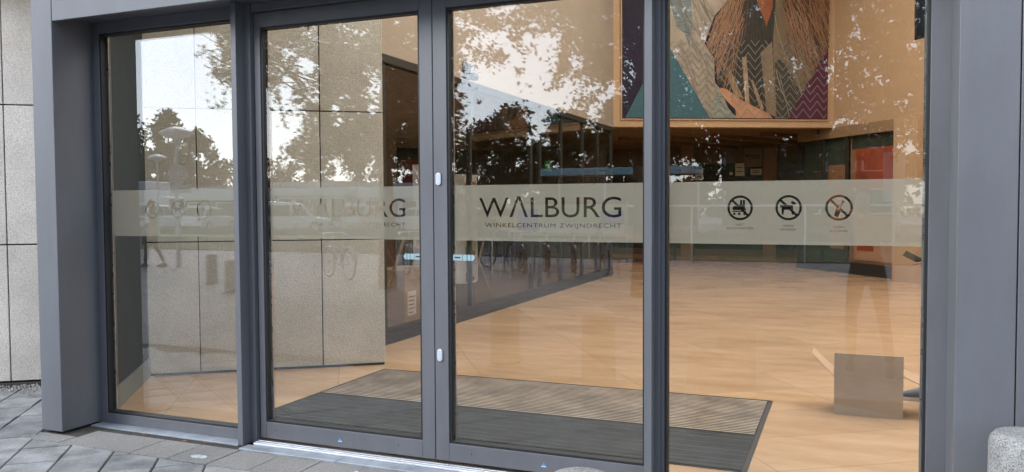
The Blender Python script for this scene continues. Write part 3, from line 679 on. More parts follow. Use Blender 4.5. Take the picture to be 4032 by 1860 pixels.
def caption(body, cx, z0, z1, w):
    return fit(text_splines(body, 1, 1.05, .008), cx - w / 2, cx + w / 2, z0, z1)
FY = .034
BZ0, BZ1 = 1.291, 1.608
ICON = lambda a, b_, c: [('skate', a, 1.474), ('dog', b_, 1.474), ('bottle', c, 1.473)]
def captions(a, b_, c):
    return (caption('NIET', a, 1.384, 1.395, .040) + caption('ROLSCHAATSEN', a, 1.366, 1.377, .128) + caption('GEEN', b_, 1.379, 1.390, .046)
            + caption('HONDEN', b_, 1.361, 1.372, .072) + caption('GEEN', c, 1.374, 1.385, .046) + caption('ALCOHOL', c, 1.356, 1.367, .082))
def logo(dx):
    return fit(text_splines('W\u039bLBURG', 1, 1.0, .028), -1.937 + dx, -1.106 + dx, 1.424, 1.542) + fit(text_splines('WINKELCENTRUM ZWIJNDRECHT', 1, 1.12, .014), -1.902 + dx, -1.106 + dx, 1.361, 1.392)

# left fixed window
t = thing('fixed_window', (-4.2, 0, -.03), 'narrow fixed glass panel at the far left of the entrance', 'window', 'fixed glass panels of the entrance')
b = MB(); rect_frame(b, -4.85, -3.50, -.028, 2.765, -4.79, -3.56, .048, 2.688, -.028, .05); b.build('frame', ALUd, t, bevel=.003)
seal(t, -4.79, -3.56, .048, 2.688, -.022, .045)
pane(t, -4.79, -3.56, .048, 2.688, .0)
film(t, -4.775, -3.57, BZ0, BZ1, FY, captions(-4.398, -4.169, -3.944), ICON(-4.398, -4.169, -3.944))
b = MB(); b.box(-4.776, .026, .062, -4.762, .034, 2.676); b.build('spacer_bar', RAIL, t)
b = MB(); b.box(-4.84, -.125, -.03, -3.56, -.029, -.020); b.build('sill', ZINC, t, bevel=.002)
# right fixed window
t = thing('fixed_window', (-.25, 0, -.03), 'wide fixed glass panel at right with three prohibition signs', 'window', 'fixed glass panels of the entrance')
b = MB(); rect_frame(b, -.90, .438, -.028, 2.765, -.862, .352, .048, 2.688, -.028, .05); b.build('frame', ALUd, t, bevel=.003)
seal(t, -.862, .352, .048, 2.688, -.022, .045)
pane(t, -.862, .352, .048, 2.688, .0)
film(t, -.850, .340, BZ0, BZ1, FY, captions(-.493, -.261, -.030), ICON(-.493, -.261, -.030))
b = MB(); b.box(.330, .026, .062, .338, .034, 2.676); b.build('spacer_bar', RAIL, t)
b = MB(); b.box(-.88, -.125, -.03, .43, -.029, -.020); b.build('sill', ZINC, t, bevel=.002)
# sliding leaves
def leaf(x0, x1, gx0, gx1, lab, lg, hx, st_):
    t = thing('sliding_door', ((x0 + x1) / 2, 0, 0), lab, 'door', 'glass sliding doors')
    b = MB(); rect_frame(b, x0, x1, .012, 2.705, gx0, gx1, .115, 2.616, -.024, .036); b.build('frame', ALUd, t, bevel=.0025)
    seal(t, gx0, gx1, .115, 2.616, -.016, .034, .013)
    pane(t, gx0, gx1, .115, 2.616, .0)
    film(t, gx0 + .012, gx1 - .012, BZ0, BZ1, FY, lg, [])
    b = MB(); b.box(gx0 + .016, .026, .13, gx0 + .022, .034, 2.60); b.build('spacer_bar', RAIL, t)
    return t
d1 = leaf(-3.462, -2.203, -3.418, -2.286, 'left glass sliding door leaf, lettering seen faintly against concrete', logo(-1.314), 0, 0)
d2 = leaf(-2.198, -.93, -2.112, -.965, 'right glass sliding door leaf with two white oval pulls', logo(0), 0, 0)
def oval(cx, cz, w, h, y0, y1):
    b = MB(); pts = []
    for k in range(24):
        a = 2 * math.pi * k / 24; pts.append((cx + w * math.cos(a), cz + (h - w) * (1 if math.sin(a) >= 0 else -1) + w * math.sin(a)))
    b.extr(pts, lambda q: (q[0], y1, q[1]), lambda q: (q[0], y0, q[1])); return b
WPL = mat('white_plastic', (.70, .73, .78), .35); WPL2 = mat('pale_grey_plastic', (.52, .56, .63), .4)
for z in (1.645, .628):
    o = oval(-2.165, z, .0165, .036, -.034, -.0245).build('finger_pull', WPL, d2, bevel=.003)
    oval(-2.165, z, .011, .030, -.0352, -.0341).build('inset', WPL2, o)
CYAN = mat('pale_cyan_sticker', (.28, .42, .45), .5)
def arrow(t, xs0, z, sgn, L):
    b = MB(); y0, y1 = .0245, .0262; u = L
    pcs = [(0, .42), (.45, .63), (.66, .80)]
    f0 = lambda q: (q[0], y1, q[1]); f1 = lambda q: (q[0], y0 - .026, q[1])
    f1 = lambda q: (q[0], -.0012, q[1]); f0 = lambda q: (q[0], -.0002, q[1])
    h = .017
    for a, c in pcs: b.extr([(xs0 + sgn * u * a, z - h), (xs0 + sgn * u * c, z - h), (xs0 + sgn * u * c, z + h), (xs0 + sgn * u * a, z + h)], f0, f1)
    b.extr([(xs0 + sgn * u * .83, z - h), (xs0 + sgn * u * .92, z - h), (xs0 + sgn * u * 1.0, z), (xs0 + sgn * u * .92, z + h), (xs0 + sgn * u * .83, z + h)], f0, f1)
    o = b.build('arrow_sticker', CYAN, t)
    b = MB(); b.extr([(xs0 + sgn * u * .08, z - .004), (xs0 + sgn * u * .34, z - .004), (xs0 + sgn * u * .34, z + .004), (xs0 + sgn * u * .08, z + .004)], lambda q: (q[0], -.0013, q[1]), lambda q: (q[0], -.0018, q[1])); b.build('lettering', BLACK, o)
arrow(d1, -2.290, 1.194, -1, .125); arrow(d2, -2.090, 1.194, 1, .140)
BLU = mat('blue_sticker', (.10, .30, .62), .5)
for t_, x in ((d1, -2.860), (d2, -1.530)):
    b = MB(); f0 = lambda q: (q[0], -.0248, q[1]); f1 = lambda q: (q[0], -.0256, q[1])
    b.extr([(x - .018, .045), (x + .018, .045), (x + .012, .056), (x + .006, .058), (x, .074), (x - .006, .058), (x - .012, .056)], f0, f1)
    o = b.build('blue_sticker', BLU, t_); ngon_fix(o)
    b = MB(); b.extr([(x - .014, .047), (x + .014, .047), (x + .014, .051), (x - .014, .051)], lambda q: (q[0], -.0258, q[1]), lambda q: (q[0], -.0262, q[1])); b.build('lettering', WHITE, o)
for t_, xx in ((d1, (-3.34, -2.45)), (d2, (-1.97, -1.1))):
    for x in xx:
        b = MB(); b.tube([(x, -.0262, .068), (x, -.0245, .068)], .004, 10); b.build('screw', BLACK, t_)
# mullions
t = thing('mullion', (-3.5, 0, 0), 'grey metal mullion between left fixed window and sliding doors', 'mullion', 'mullions of the entrance')
b = MB(); b.box(-3.556, -.130, -.022, -3.516, -.028, 2.764); b.build('fin', ALU, t, bevel=.003)
b = MB(); b.box(-3.530, -.052, -.02, -3.472, .06, 2.764); b.build('post', ALUd, t, bevel=.003)
t = thing('mullion', (-.9, 0, 0), 'grey metal mullion between sliding doors and right fixed window', 'mullion', 'mullions of the entrance')
b = MB(); b.box(-.945, -.130, -.022, -.905, -.028, 2.764); b.build('fin', ALU, t, bevel=.003)
b = MB(); b.box(-.928, -.060, -.02, -.880, -.0285, 2.764); b.build('post', ALUd, t, bevel=.003)
# door head and threshold
t = thing('door_header', (-2.2, 0, 2.72), 'grey door drive housing above the sliding doors', 'door header')
b = MB(); b.box(-3.47, -.045, 2.712, -.93, .05, 2.764); b.build('cover', ALUd, t, bevel=.003)
b = MB(); b.box(-2.42, -.16, 2.745, -2.28, -.05, 2.764); b.build('motion_sensor', BLACK, t, bevel=.006)
t = thing('threshold', (-2.2, -.1, -.03), 'ribbed bright aluminium threshold rail below the sliding doors', 'threshold')
b = MB()
for k, (y0, y1, z) in enumerate([(-.040, .04, .002), (-.060, -.044, .004), (-.080, -.064, .001), (-.098, -.084, -.003)]): b.box(-3.46, y0, -.03, -.95, y1, z)
b.box(-3.46, -.10, -.031, -.95, .03, -.006); b.build('rail', RAIL, t, bevel=.0015)
b = MB(); b.box(-3.50, -.19, -.04, -2.78, -.102, -.016); b.box(-2.777, -.19, -.04, -.9, -.102, -.016); b.build('stone_sill', ZINC, t, bevel=.003)

# ---- entrance mat
t = thing('entrance_mat', (-2.2, 1.2, 0), 'wide ribbed dark entrance mat sunk in the lobby floor', 'mat')
b = MB(); b.box(-3.866, .42, .001, -.508, 2.165, .004); b.build('tray', SHOPF, t)
b = MB(); b.box(-3.85, .43, .0041, -.524, 1.16, .009); b.build('brush_field', MATD, t)
b = MB(); b.box(-3.85, 1.17, .0041, -.524, 2.15, .009); b.build('carpet_field', MATB, t)
b = MB(); y = 1.185
while y < 2.14: b.box(-3.845, y, .0091, -.53, y + .0125, .0115); y += .0400
b.build('aluminium_ribs', RIB, t)
b = MB()
for y in (.46, .53, .60, .70, .79, .9, 1.02, 1.1): b.box(-3.845, y, .0091, -.53, y + .002, .0100)
b.build('thin_ribs', ALUd, t)
b = MB(); rect_frame(b, 0, 0, 0, 0, 0, 0, 0, 0, 0, 0) if False else b.box(-3.88, .42, .0005, -3.868, 2.18, .006).box(-.506, .42, .0005, -.494, 2.18, .006).box(-3.868, 2.167, .0005, -.506, 2.18, .006); b.build('edge_trim', SHOPF, t)

# ---- open carton in the lobby
t = thing('cardboard_box', (.16, 2.2, 0), 'open brown cardboard box standing on the lobby floor behind the right window', 'box')
b = MB(); x0, x1, y0, y1, h = -.064, .380, 1.955, 2.30, .29; w = .006
b.box(x0, y0, .001, x1, y0 + w, .435); b.box(x0, y1 - w, .001, x1, y1, h); b.box(x0, y0 + w, .001, x0 + w, y1 - w, h - .001); b.box(x1 - w, y0 + w, .001, x1, y1 - w, h - .001); b.box(x0 + w, y0 + w, .001, x1 - w, y1 - w, .008)
b.build('carton_body', CARD, t, bevel=.0015)
b = MB(); b.add([(x0, y0 + .02, h - .03), (x0, y1, h - .03), (x0 - .15, y1 - .01, h + .115), (x0 - .15, y0 + .06, h + .115), (x0, y0 + .02, h - .022), (x0, y1, h - .022), (x0 - .15, y1 - .01, h + .123), (x0 - .15, y0 + .06, h + .123)],
              [(0, 1, 2, 3), (4, 7, 6, 5), (0, 3, 7, 4), (1, 5, 6, 2), (2, 6, 7, 3)]); b.build('flap', CARDI, t)
b = MB(); b.add([(x1, y0 + .02, h + .0), (x1, y1, h + .0), (x1 + .22, y1 - .01, h - .10), (x1 + .22, y0 + .02, h - .10), (x1, y0 + .02, h + .008), (x1, y1, h + .008), (x1 + .22, y1 - .01, h - .092), (x1 + .22, y0 + .02, h - .092)],
              [(0, 3, 2, 1), (4, 5, 6, 7), (0, 4, 7, 3), (1, 2, 6, 5), (2, 3, 7, 6)]); b.build('flap', CARDI, t)

# ================================================================== PEOPLE
def skin_body(name, chains, parent, regions, levels=2):
    verts = []; edges = []; rad = []; idx = {}
    for ch in chains:
        prev = None
        for p_, r in ch:
            key = tuple(round(c, 4) for c in p_)
            if key not in idx: idx[key] = len(verts); verts.append(p_); rad.append(r)
            i = idx[key]
            if prev is not None: edges.append((prev, i))
            prev = i
    me = bpy.data.meshes.new('skel'); me.from_pydata(verts, edges, [])
    o = bpy.data.objects.new('skel', me); COL.objects.link(o)
    sk = o.modifiers.new('s', 'SKIN'); sk.use_smooth_shade = True
    for i, d_ in enumerate(me.skin_vertices[0].data):
        r = rad[i]; d_.radius = r if isinstance(r, tuple) else (r, r)
    me.skin_vertices[0].data[0].use_root = True
    ss = o.modifiers.new('ss', 'SUBSURF'); ss.levels = levels; ss.render_levels = levels
    bpy.context.view_layer.update()
    m2 = bpy.data.meshes.new_from_object(o.evaluated_get(bpy.context.evaluated_depsgraph_get())); m2.name = name
    bpy.data.objects.remove(o)
    m2.materials.clear()
    for m_ in regions[0]: m2.materials.append(m_)
    for p_ in m2.polygons: p_.material_index = regions[1](p_.center); p_.use_smooth = True
    oo = bpy.data.objects.new(name, m2); COL.objects.link(oo); oo.parent = parent
    return oo
def hand_chain(wrist, d, up, curl=.5, s=1.0, r=.0085):
    w = Vector(wrist); d = Vector(d).normalized(); up = Vector(up).normalized(); side = d.cross(up).normalized()
    palm = w + d * .075 * s
    ch = [[(tuple(w), .026 * s), (tuple(w + d * .04 * s), (.034 * s, .017 * s)), (tuple(palm), (.034 * s, .014 * s))]]
    for k, L in enumerate((.070, .080, .075, .058)):
        b0 = palm + side * (.030 - k * .020) * s; a = 0; pts = [(tuple(palm), (.034 * s, .014 * s)), (tuple(b0 + d * .012), r)]
        p_ = b0 + d * .012
        for q in range(3):
            a += curl * .7; dd = (d * math.cos(a) - up * math.sin(a)); p_ = p_ + dd * L * s * (.45, .32, .23)[q]; pts.append((tuple(p_), r * (.98, .9, .75)[q]))
        ch.append(pts)
    b0 = w + d * .03 * s; p1 = b0 + side * .036 * s + d * .015 * s - up * .008; p2 = p1 + (d * .8 + side * .4 - up * .4).normalized() * .034 * s; p3 = p2 + (d * .9 - up * .4).normalized() * .026 * s
    ch.append([(tuple(w + d * .04 * s), (.034 * s, .017 * s)), (tuple(p1), r * 1.25), (tuple(p2), r * 1.05), (tuple(p3), r * .85)])
    return ch
def head_parts(t, hc, yaw, hair_m, s=1.0):
    """ears, nose, eyes, mouth, hair as children placed on the head at hc, looking along yaw"""
    c, d = math.cos(yaw), math.sin(yaw)
    P = lambda f, l, u: (hc[0] + c * f * s - d * l * s, hc[1] + d * f * s + c * l * s, hc[2] + u * s)
    b = MB(); n = 14; vs = []; fs = []
    for i in range(9):
        th = math.pi * .62 * i / 8
        for k in range(n):
            ph = 2 * math.pi * k / n; rr = math.sin(th)
            f = .104 * rr * math.cos(ph); front = max(0, math.cos(ph))
            lim = 1 - .42 * front * (i / 8)
            vs.append(P(f * (1 if f < 0 else lim) - .012, .086 * rr * math.sin(ph), .128 * math.cos(th * lim) - .005))
    for i in range(8):
        for k in range(n): fs.append((i * n + k, i * n + (k + 1) % n, (i + 1) * n + (k + 1) % n, (i + 1) * n + k))
    b.add(vs, fs, 0, True); b.build('hair', hair_m, t)
    for l in (-1, 1):
        b = MB(); b.lathe([(0, -.008), (.008, -.004), (.009, 0), (.008, .004), (0, .008)], P(.083, .03 * l, .0), 8); b.build('eye', BLACK, t)
def person(name, lab, loc, yaw, feet, hip, sh, hands, head, mats, label_hair=HAIR, look=None, hand_dirs=None, curl=.5):
    """all points in world coordinates; feet[(ankle, toe)], hands[(elbow, wrist)]"""
    t = thing(name, loc, lab, 'person')
    hv = Vector(hip); sv = Vector(sh); head = Vector(head)
    fwd = Vector((math.cos(yaw), math.sin(yaw), 0)); lat = Vector((-math.sin(yaw), math.cos(yaw), 0))
    mid = (hv * .45 + sv * .55); chest = hv * .2 + sv * .8; neck = sv + Vector((0, 0, .07))
    tp = lambda v: tuple(v)
    ch = [[(tp(hv), (.15, .115)), (tp(mid), (.145, .105)), (tp(chest), (.165, .12)), (tp(sv), (.11, .085)), (tp(neck), .055), (tp(head - Vector((0, 0, .07)) + fwd * .01), (.062, .068)), (tp(head + fwd * .005), (.080, .092)), (tp(head + Vector((0, 0, .07))), (.070, .08))]]
    for sgn, (kn, an, toe) in zip((1, -1), feet):
        hp = hv + lat * .095 * sgn - Vector((0, 0, .06)); kn = Vector(kn); an = Vector(an); toe = Vector(toe); ca = kn * .65 + an * .35 - fwd * .02
        ch.append([(tp(hv), (.15, .115)), (tp(hp), .098), (tp(hp * .5 + kn * .5), .080), (tp(kn), .058), (tp(ca), .057), (tp(an), .042)])
    for sgn, (el, wr) in zip((1, -1), hands):
        s0 = sv + lat * .17 * sgn - Vector((0, 0, .035)); el = Vector(el); wr = Vector(wr)
        ch.append([(tp(sv), (.11, .085)), (tp(s0), .062), (tp(s0 * .5 + el * .5), .052), (tp(el), .044), (tp(el * .6 + wr * .4), .041), (tp(wr), .027)])
        hd = hand_dirs[0 if sgn == 1 else 1] if hand_dirs else ((wr - el), (0, 0, 1))
        ch += hand_chain(wr, hd[0], hd[1], curl)
    hands_w = [Vector(h[1]) for h in hands]
    def reg(c):
        if any((c - w).length < .19 and (c - w).dot(w - Vector(h[0])) > -.015 for w, h in zip(hands_w, hands)): return 2
        if c.z > neck.z - .005: return 2
        if c.z < hv.z - .02: return 1
        return 0
    off = Vector(loc)
    ch = [[(tuple(Vector(p_) - off), r) for p_, r in c] for c in ch]
    body = skin_body('body', ch, t, (mats, lambda c: reg(c + off)))
    head_parts(t, head, yaw, label_hair)
    b = MB(); hf = head + fwd * .085; b.add([tp(hf + Vector((0, 0, .015))), tp(hf + lat * .016 + Vector((0, 0, -.03))), tp(hf - lat * .016 + Vector((0, 0, -.03))), tp(hf + fwd * .028 + Vector((0, 0, -.028)))], [(0, 1, 3), (0, 3, 2), (1, 2, 3)]); b.build('nose', mats[2], t)
    b = MB(); b.extr([(-.022, -.052), (.022, -.052), (.018, -.060), (-.018, -.060)], lambda q: tp(head + fwd * .075 + lat * q[0] + Vector((0, 0, q[1]))), lambda q: tp(head + fwd * .088 + lat * q[0] + Vector((0, 0, q[1])))); b.build('mouth', mat('lips', (.30, .12, .10), .5), t)
    for kn, an, toe in feet:
        an = Vector(an); toe = Vector(toe); dd = (toe - an); dd.z = 0; dd.normalize(); ll = Vector((-dd.y, dd.x, 0)); gz = toe.z
        b = MB()
        secs = [(-.075, .034, .075), (-.03, .042, .10), (.03, .042, .095), (.09, .046, .065), (.15, .043, .048), (.185, .028, .035)]
        vs = []
        for q, wd, hh in secs:
            c0 = Vector((an.x, an.y, gz)) + dd * q
            vs += [tp(c0 - ll * wd + Vector((0, 0, .024))), tp(c0 + ll * wd + Vector((0, 0, .024))), tp(c0 + ll * wd * .75 + Vector((0, 0, .02 + hh * .8))), tp(c0 + Vector((0, 0, .025 + hh))), tp(c0 - ll * wd * .75 + Vector((0, 0, .02 + hh * .8)))]
        fs = [(i * 5 + k_, i * 5 + (k_ + 1) % 5, (i + 1) * 5 + (k_ + 1) % 5, (i + 1) * 5 + k_) for i in range(5) for k_ in range(5)] + [(0, 1, 2, 3, 4), (29, 28, 27, 26, 25)]
        b.add(vs, fs, 0, True); o = b.build('shoe', SHOE, t)
        vs = []
        for q, wd, hh in secs:
            c0 = Vector((an.x, an.y, gz)) + dd * q
            vs += [tp(c0 - ll * wd * 1.06 + Vector((0, 0, .001))), tp(c0 + ll * wd * 1.06 + Vector((0, 0, .001))), tp(c0 + ll * wd * 1.06 + Vector((0, 0, .027))), tp(c0 - ll * wd * 1.06 + Vector((0, 0, .027)))]
        b = MB(); b.add(vs, [(i * 4 + k_, i * 4 + (k_ + 1) % 4, (i + 1) * 4 + (k_ + 1) % 4, (i + 1) * 4 + k_) for i in range(5) for k_ in range(4)] + [(0, 1, 2, 3), (23, 22, 21, 20)]); b.build('sole', SOLE, o)
    return t
# somebody inside, mostly behind the right post: shoe, knee and a hand with a phone show
person('person', 'person in dark jeans standing inside behind right post, holding a phone', (.82, 2.68, 0), R(178),
       [((.60, 2.60, .54), (.60, 2.62, .10), (.49, 2.61, 0)), ((.80, 2.82, .52), (.88, 2.86, .10), (.70, 2.84, 0))],
       (.86, 2.70, .96), (.88, 2.70, 1.44), [((.80, 2.50, 1.10), (.60, 2.50, 1.045)), ((.86, 2.96, 1.15), (.68, 2.80, 1.06))], (.84, 2.70, 1.66), [JACKET, JEANS, SKIN],
       hand_dirs=[((-1, .05, .05), (0, 0, 1)), ((-1, -.3, .05), (0, 0, 1))], curl=.35)
t = thing('phone', (.47, 2.50, 1.08), 'black phone held out in a hand at the edge of the right post', 'phone')
b = MB(); M4 = Matrix.Translation((.472, 2.50, 1.085)) @ Matrix.Rotation(R(28), 4, 'Y') @ Matrix.Rotation(R(-35), 4, 'X')
bx = [(-.072, -.036), (.072, -.036), (.072, .036), (-.072, .036)]
b.extr(bx, lambda q: tuple(M4 @ Vector((q[0], q[1], -.004))), lambda q: tuple(M4 @ Vector((q[0], q[1], .004)))); b.build('case', PHONE, t, bevel=.002)
# photographer, seen only as a reflection
person('person', 'person in dark clothes reflected in the right window, holding a phone up', (.2, -4.35, -.12), R(98),
       [((.06, -4.32, .40), (.06, -4.20, .0), (.05, -4.02, -.12)), ((.34, -4.14, .40), (.40, -4.02, .0), (.39, -3.84, -.12))],
       (.20, -4.48, .82), (.17, -4.56, 1.32), [((-.12, -4.44, 1.16), (-.07, -4.30, 1.40)), ((.38, -4.44, 1.12), (.12, -4.30, 1.38))], (.16, -4.50, 1.54), [JACKET, JEANS, SKIN],
       hand_dirs=[((.3, .1, 1), (0, 1, 0)), ((-.4, .1, 1), (0, 1, 0))], curl=.5)
t = thing('phone', (0, -4.245, 1.49), 'black phone held up in both hands of the reflected person', 'phone')
b = MB(); b.box(-.08, -4.252, 1.445, .075, -4.243, 1.518); b.build('case', PHONE, t, bevel=.003)
# passer-by reflected at far left
person('person', 'person with a dark shoulder bag walking on plaza, mirrored in left window', (-16.9, -12.1, -.12), R(120),
       [((-16.98, -11.95, .38), (-17.05, -11.98, .0), (-17.13, -11.85, -.12)), ((-16.80, -12.10, .38), (-16.72, -12.28, .0), (-16.8, -12.16, -.12))],
       (-16.9, -12.1, .80), (-16.91, -12.08, 1.32), [((-17.12, -12.2, 1.05), (-17.15, -12.05, .85)), ((-16.68, -12.02, 1.05), (-16.70, -11.9, .88))], (-16.92, -12.05, 1.54), [mat('tan_coat', (.30, .24, .18), .8), JEANS, SKIN])
tag(MB().prism([(-17.3, -12.1), (-17.18, -12.1), (-17.16, -12.35), (-17.3, -12.35)], .45, .85).build('shoulder_bag', BLACK, bevel=.02), 'dark bag carried at hip of the walking person', 'bag')

# ================================================================== PLAZA FURNITURE (mostly seen as reflections)
def bollard(x, y, h, r, lab):
    z = ground_z(y)
    t = thing('bollard', (x, y, z), lab, 'bollard', 'granite bollards on the plaza')
    b = MB(); b.lathe([(r, -.01), (r, .05), (r * .99, h - .05), (r * .95, h - .022), (r * .86, h - .006), (r * .6, h), (0, h + .003)], (x, y, z), 28); b.build('shaft', GRAN, t)
    b = MB(); b.lathe([(r * 1.05, -.005), (r * 1.05, .012), (r * 1.01, .015)], (x, y, z), 28); b.build('foot_ring', SOIL, t)
bollard(.688, -.525, .622, .155, 'grey granite bollard directly in front of the right grey post')
bollard(-.885, -1.40, .576, .12, 'granite bollard whose top just shows below the second mullion')
bollard(-3.22, -3.45, .56, .15, 'granite bollard mirrored at left in the right door leaf')
bollard(-2.07, -2.90, .62, .155, 'granite bollard mirrored near centre of the right door leaf')
bollard(-.84, -2.75, .60, .165, 'granite bollard mirrored in the right window beside mullion')
bollard(-12.3, -9.2, .60, .12, 'granite bollard mirrored in left window, farther of two')
bollard(-10.72, -7.98, .60, .12, 'granite bollard mirrored in left window, nearer of two')

def street_lamp(x, y, h, lab):
    z = -.12; t = thing('street_lamp', (x, y, z), lab, 'street lamp', 'mushroom street lamps on the plaza')
    b = MB(); b.tube([(x, y, z - .02), (x, y, z + .9), (x, y, z + h - .25)], [.065, .06, .04], 12); b.build('post', STEEL, t)
    b = MB(); b.lathe([(.04, 0), (.16, .04), (.36, .10), (.44, .16), (.43, .19), (.28, .27), (.10, .33), (0, .34)], (x, y, z + h - .3), 24); b.build('lamp_shade', LAMPW, t)
    b = MB(); b.lathe([(.07, 0), (.07, .12), (.12, .14), (0, .14)], (x, y, z + h - .43), 16); b.build('neck', STEEL, t)
street_lamp(-16.24, -12.3, 3.65, 'tall lamp with mushroom head mirrored in left window, nearest')
street_lamp(-29.9, -25, 4.0, 'mushroom lamp mirrored in left window, the farther one')
street_lamp(-6.9, -25, 3.6, 'mushroom lamp mirrored beside the second mullion')
street_lamp(2.4, -40, 3.7, 'mushroom lamp mirrored at right end of right window')
t = thing('traffic_sign', (-16.1, -12.2, 0), 'round traffic sign with small plate mounted on the lamp post', 'traffic sign')
b = MB(); b.tube([(-16.10, -12.19, 2.31), (-16.13, -12.21, 2.31)], .25, 28); b.build('disc', mat('sign_back_grey', (.42, .44, .46), .5), t)
b = MB(); pts = [(-16.115, -12.20, 2.31)]
rim = [( -16.115 + .25 * .86 * math.cos(a) , -12.20 - .25 * .0 + .25 * .5 * math.cos(a), 2.31 + .25 * math.sin(a)) for a in [2 * math.pi * k / 28 for k in range(29)]]
b = MB(); b.obox((-16.35, -12.2), (.86, -.5), 0, .5, -.01, .01, 1.83, 2.05); b.build('plate', mat('sign_back_grey', (.42, .44, .46), .5), t)

def bicycle(x, y, rz, frame_c, lab, white=False):
    t = thing('bicycle', (x, y, -.12), lab, 'bicycle', 'bicycles parked at the rack', rz)
    t.rotation_euler = (0, 0, 0)
    fm = mat('bike_paint', frame_c, .3); chrome = mat('bike_silver', (.6, .62, .65), .3, .7)
    z = -.12 + .34
    kids = []
    for wx in (-.52, .54):
        b = MB(); b.torus((x + wx, y, z), .325, .018, n=36); o = b.build('wheel', TYRE, t)
        b = MB(); b.torus((x + wx, y, z), .30, .009, n=36)
        b.build('rim', chrome, o)
        b = MB(); b.tube([(x + wx, y - .04, z), (x + wx, y + .04, z)], .02, 8)
        for k in range(14):
            a = 2 * math.pi * k / 14; b.tube([(x + wx, y + (.02 if k % 2 else -.02), z), (x + wx + .3 * math.cos(a), y, z + .3 * math.sin(a))], .0018, 4, cap=False)
        b.build('spokes', chrome, o)
    b = MB(); bb = (x - .08, y, z - .04); seat_t = (x - .24, y, z + .42); head_b = (x + .36, y, z + .30); head_t = (x + .32, y, z + .46); rear = (x - .52, y, z)
    b.tube([bb, seat_t], .016, 8); b.tube([bb, head_b], .017, 8); b.tube([(x - .19, y, z + .27), (x + .34, y, z + .40)], .015, 8); b.tube([rear, seat_t], .009, 6); b.tube([rear, bb], .010, 6); b.tube([head_t, head_b], .019, 8); b.tube([head_b, (x + .42, y, z + .1), (x + .54, y, z)], .012, 6)
    b.build('frame', fm, t)
    b = MB(); b.tube([head_t, (x + .30, y, z + .62), (x + .34, y - .02, z + .66)], .012, 8); b.tube([(x + .12, y - .28, z + .60), (x + .28, y - .24, z + .66), (x + .35, y, z + .66), (x + .28, y + .24, z + .66), (x + .12, y + .28, z + .60)], .012, 8); b.build('handlebar', chrome, t)
    b = MB(); b.tube([seat_t, (x - .28, y, z + .56)], .012, 8); b.build('seat_post', chrome, t)
    b = MB(); b.add([(x - .42, y - .09, z + .57), (x - .42, y + .09, z + .57), (x - .12, y + .02, z + .57), (x - .12, y - .02, z + .57), (x - .42, y - .08, z + .62), (x - .42, y + .08, z + .62), (x - .12, y + .015, z + .60), (x - .12, y - .015, z + .60)], [(0, 1, 2, 3), (4, 7, 6, 5), (0, 4, 5, 1), (1, 5, 6, 2), (2, 6, 7, 3), (3, 7, 4, 0)]); b.build('saddle', BLACK, t, bevel=.012)
    for wx in (-.52, .54):
        b = MB(); n = 14; vs = []
        for k in range(n + 1):
            a = R(10) + (math.pi * (.95 if wx < 0 else .62)) * k / n + (R(35) if wx > 0 else 0)
            mw = .045 if white else .026
            for w in (-mw, mw): vs.append((x + wx + .362 * math.cos(a), y + w, z + .362 * math.sin(a)))
            for w in (mw, -mw): vs.append((x + wx + .356 * math.cos(a), y + w, z + .356 * math.sin(a)))
        b.add(vs, [(4 * k + i, 4 * k + (i + 1) % 4, 4 * k + 4 + (i + 1) % 4, 4 * k + 4 + i) for k in range(n) for i in range(4)], 0, True); b.build('mudguard', mat('mudguard', (.85, .86, .88) if white else (.42, .44, .46), .3), t)
    b = MB(); b.tube([(x - .75, y - .05, z + .38), (x - .30, y - .05, z + .38)], .007, 6); b.tube([(x - .75, y + .05, z + .38), (x - .30, y + .05, z + .38)], .007, 6); b.tube([(x - .75, y, z + .38), (x - .53, y + .05, z + .02)], .006, 6); b.build('carrier', chrome, t)
    t.rotation_euler = (0, 0, rz)
for (x, y, rz, c, lab, w) in [(-8.0, -14.6, R(25), (.02, .02, .022), 'black bicycle at left of the mirrored bicycle rack', False), (-7.05, -13.5, R(62), (.03, .03, .035), 'dark bicycle with silver mudguards, second in mirrored rack', False),
                              (-6.35, -13.4, R(66), (.30, .03, .03), 'red bicycle in the middle of mirrored rack', False), (-5.75, -13.6, R(70), (.05, .06, .1), 'navy bicycle right of the red one in the mirrored rack', False),
                              (-5.2, -14.0, R(64), (.02, .02, .02), 'black bicycle at right end of the mirrored rack', False), (-10.3, -10.9, R(212), (.5, .52, .55), 'white bicycle mirrored below lettering of left door leaf', True), (-8.95, -11.8, R(226), (.45, .46, .48), 'silver bicycle mirrored at right edge of left door leaf', True)]:
    bicycle(x, y, rz, c, lab, w)
t = thing('bicycle_rack', (-6.3, -13.2, -.12), 'row of steel hoops holding the mirrored bicycles', 'bicycle rack')
for k in range(6):
    x = -7.6 + k * .55; b = MB(); b.tube([(x, -13.0, -.12), (x, -13.0, .55), (x + .1, -13.2, .68), (x + .2, -13.4, .55), (x + .2, -13.4, -.12)], .02, 8); b.build('hoop', STEEL, t)
t = thing('banner', (-7, -17, 0), 'long pale green banner with blue patches on posts behind the bicycles', 'banner')
b = MB(); b.box(-8.55, -17.03, .62, -5.4, -17.0, 1.48, 0)
BG_ = mat('pale_green_print', (.35, .52, .24), .6, var=.2, vscale=2); BB_ = mat('blue_print', (.06, .13, .42), .6); BW_ = mat('white_print', (.75, .76, .72), .6, var=.1, vscale=6)
b.box(-8.5, -16.999, .70, -7.9, -16.996, 1.35, 1); b.box(-7.85, -16.999, .70, -6.2, -16.996, .98, 2); b.box(-6.1, -16.999, .95, -5.45, -16.996, 1.3, 1); b.box(-6.1, -16.995, .68, -5.45, -16.992, .94, 2)
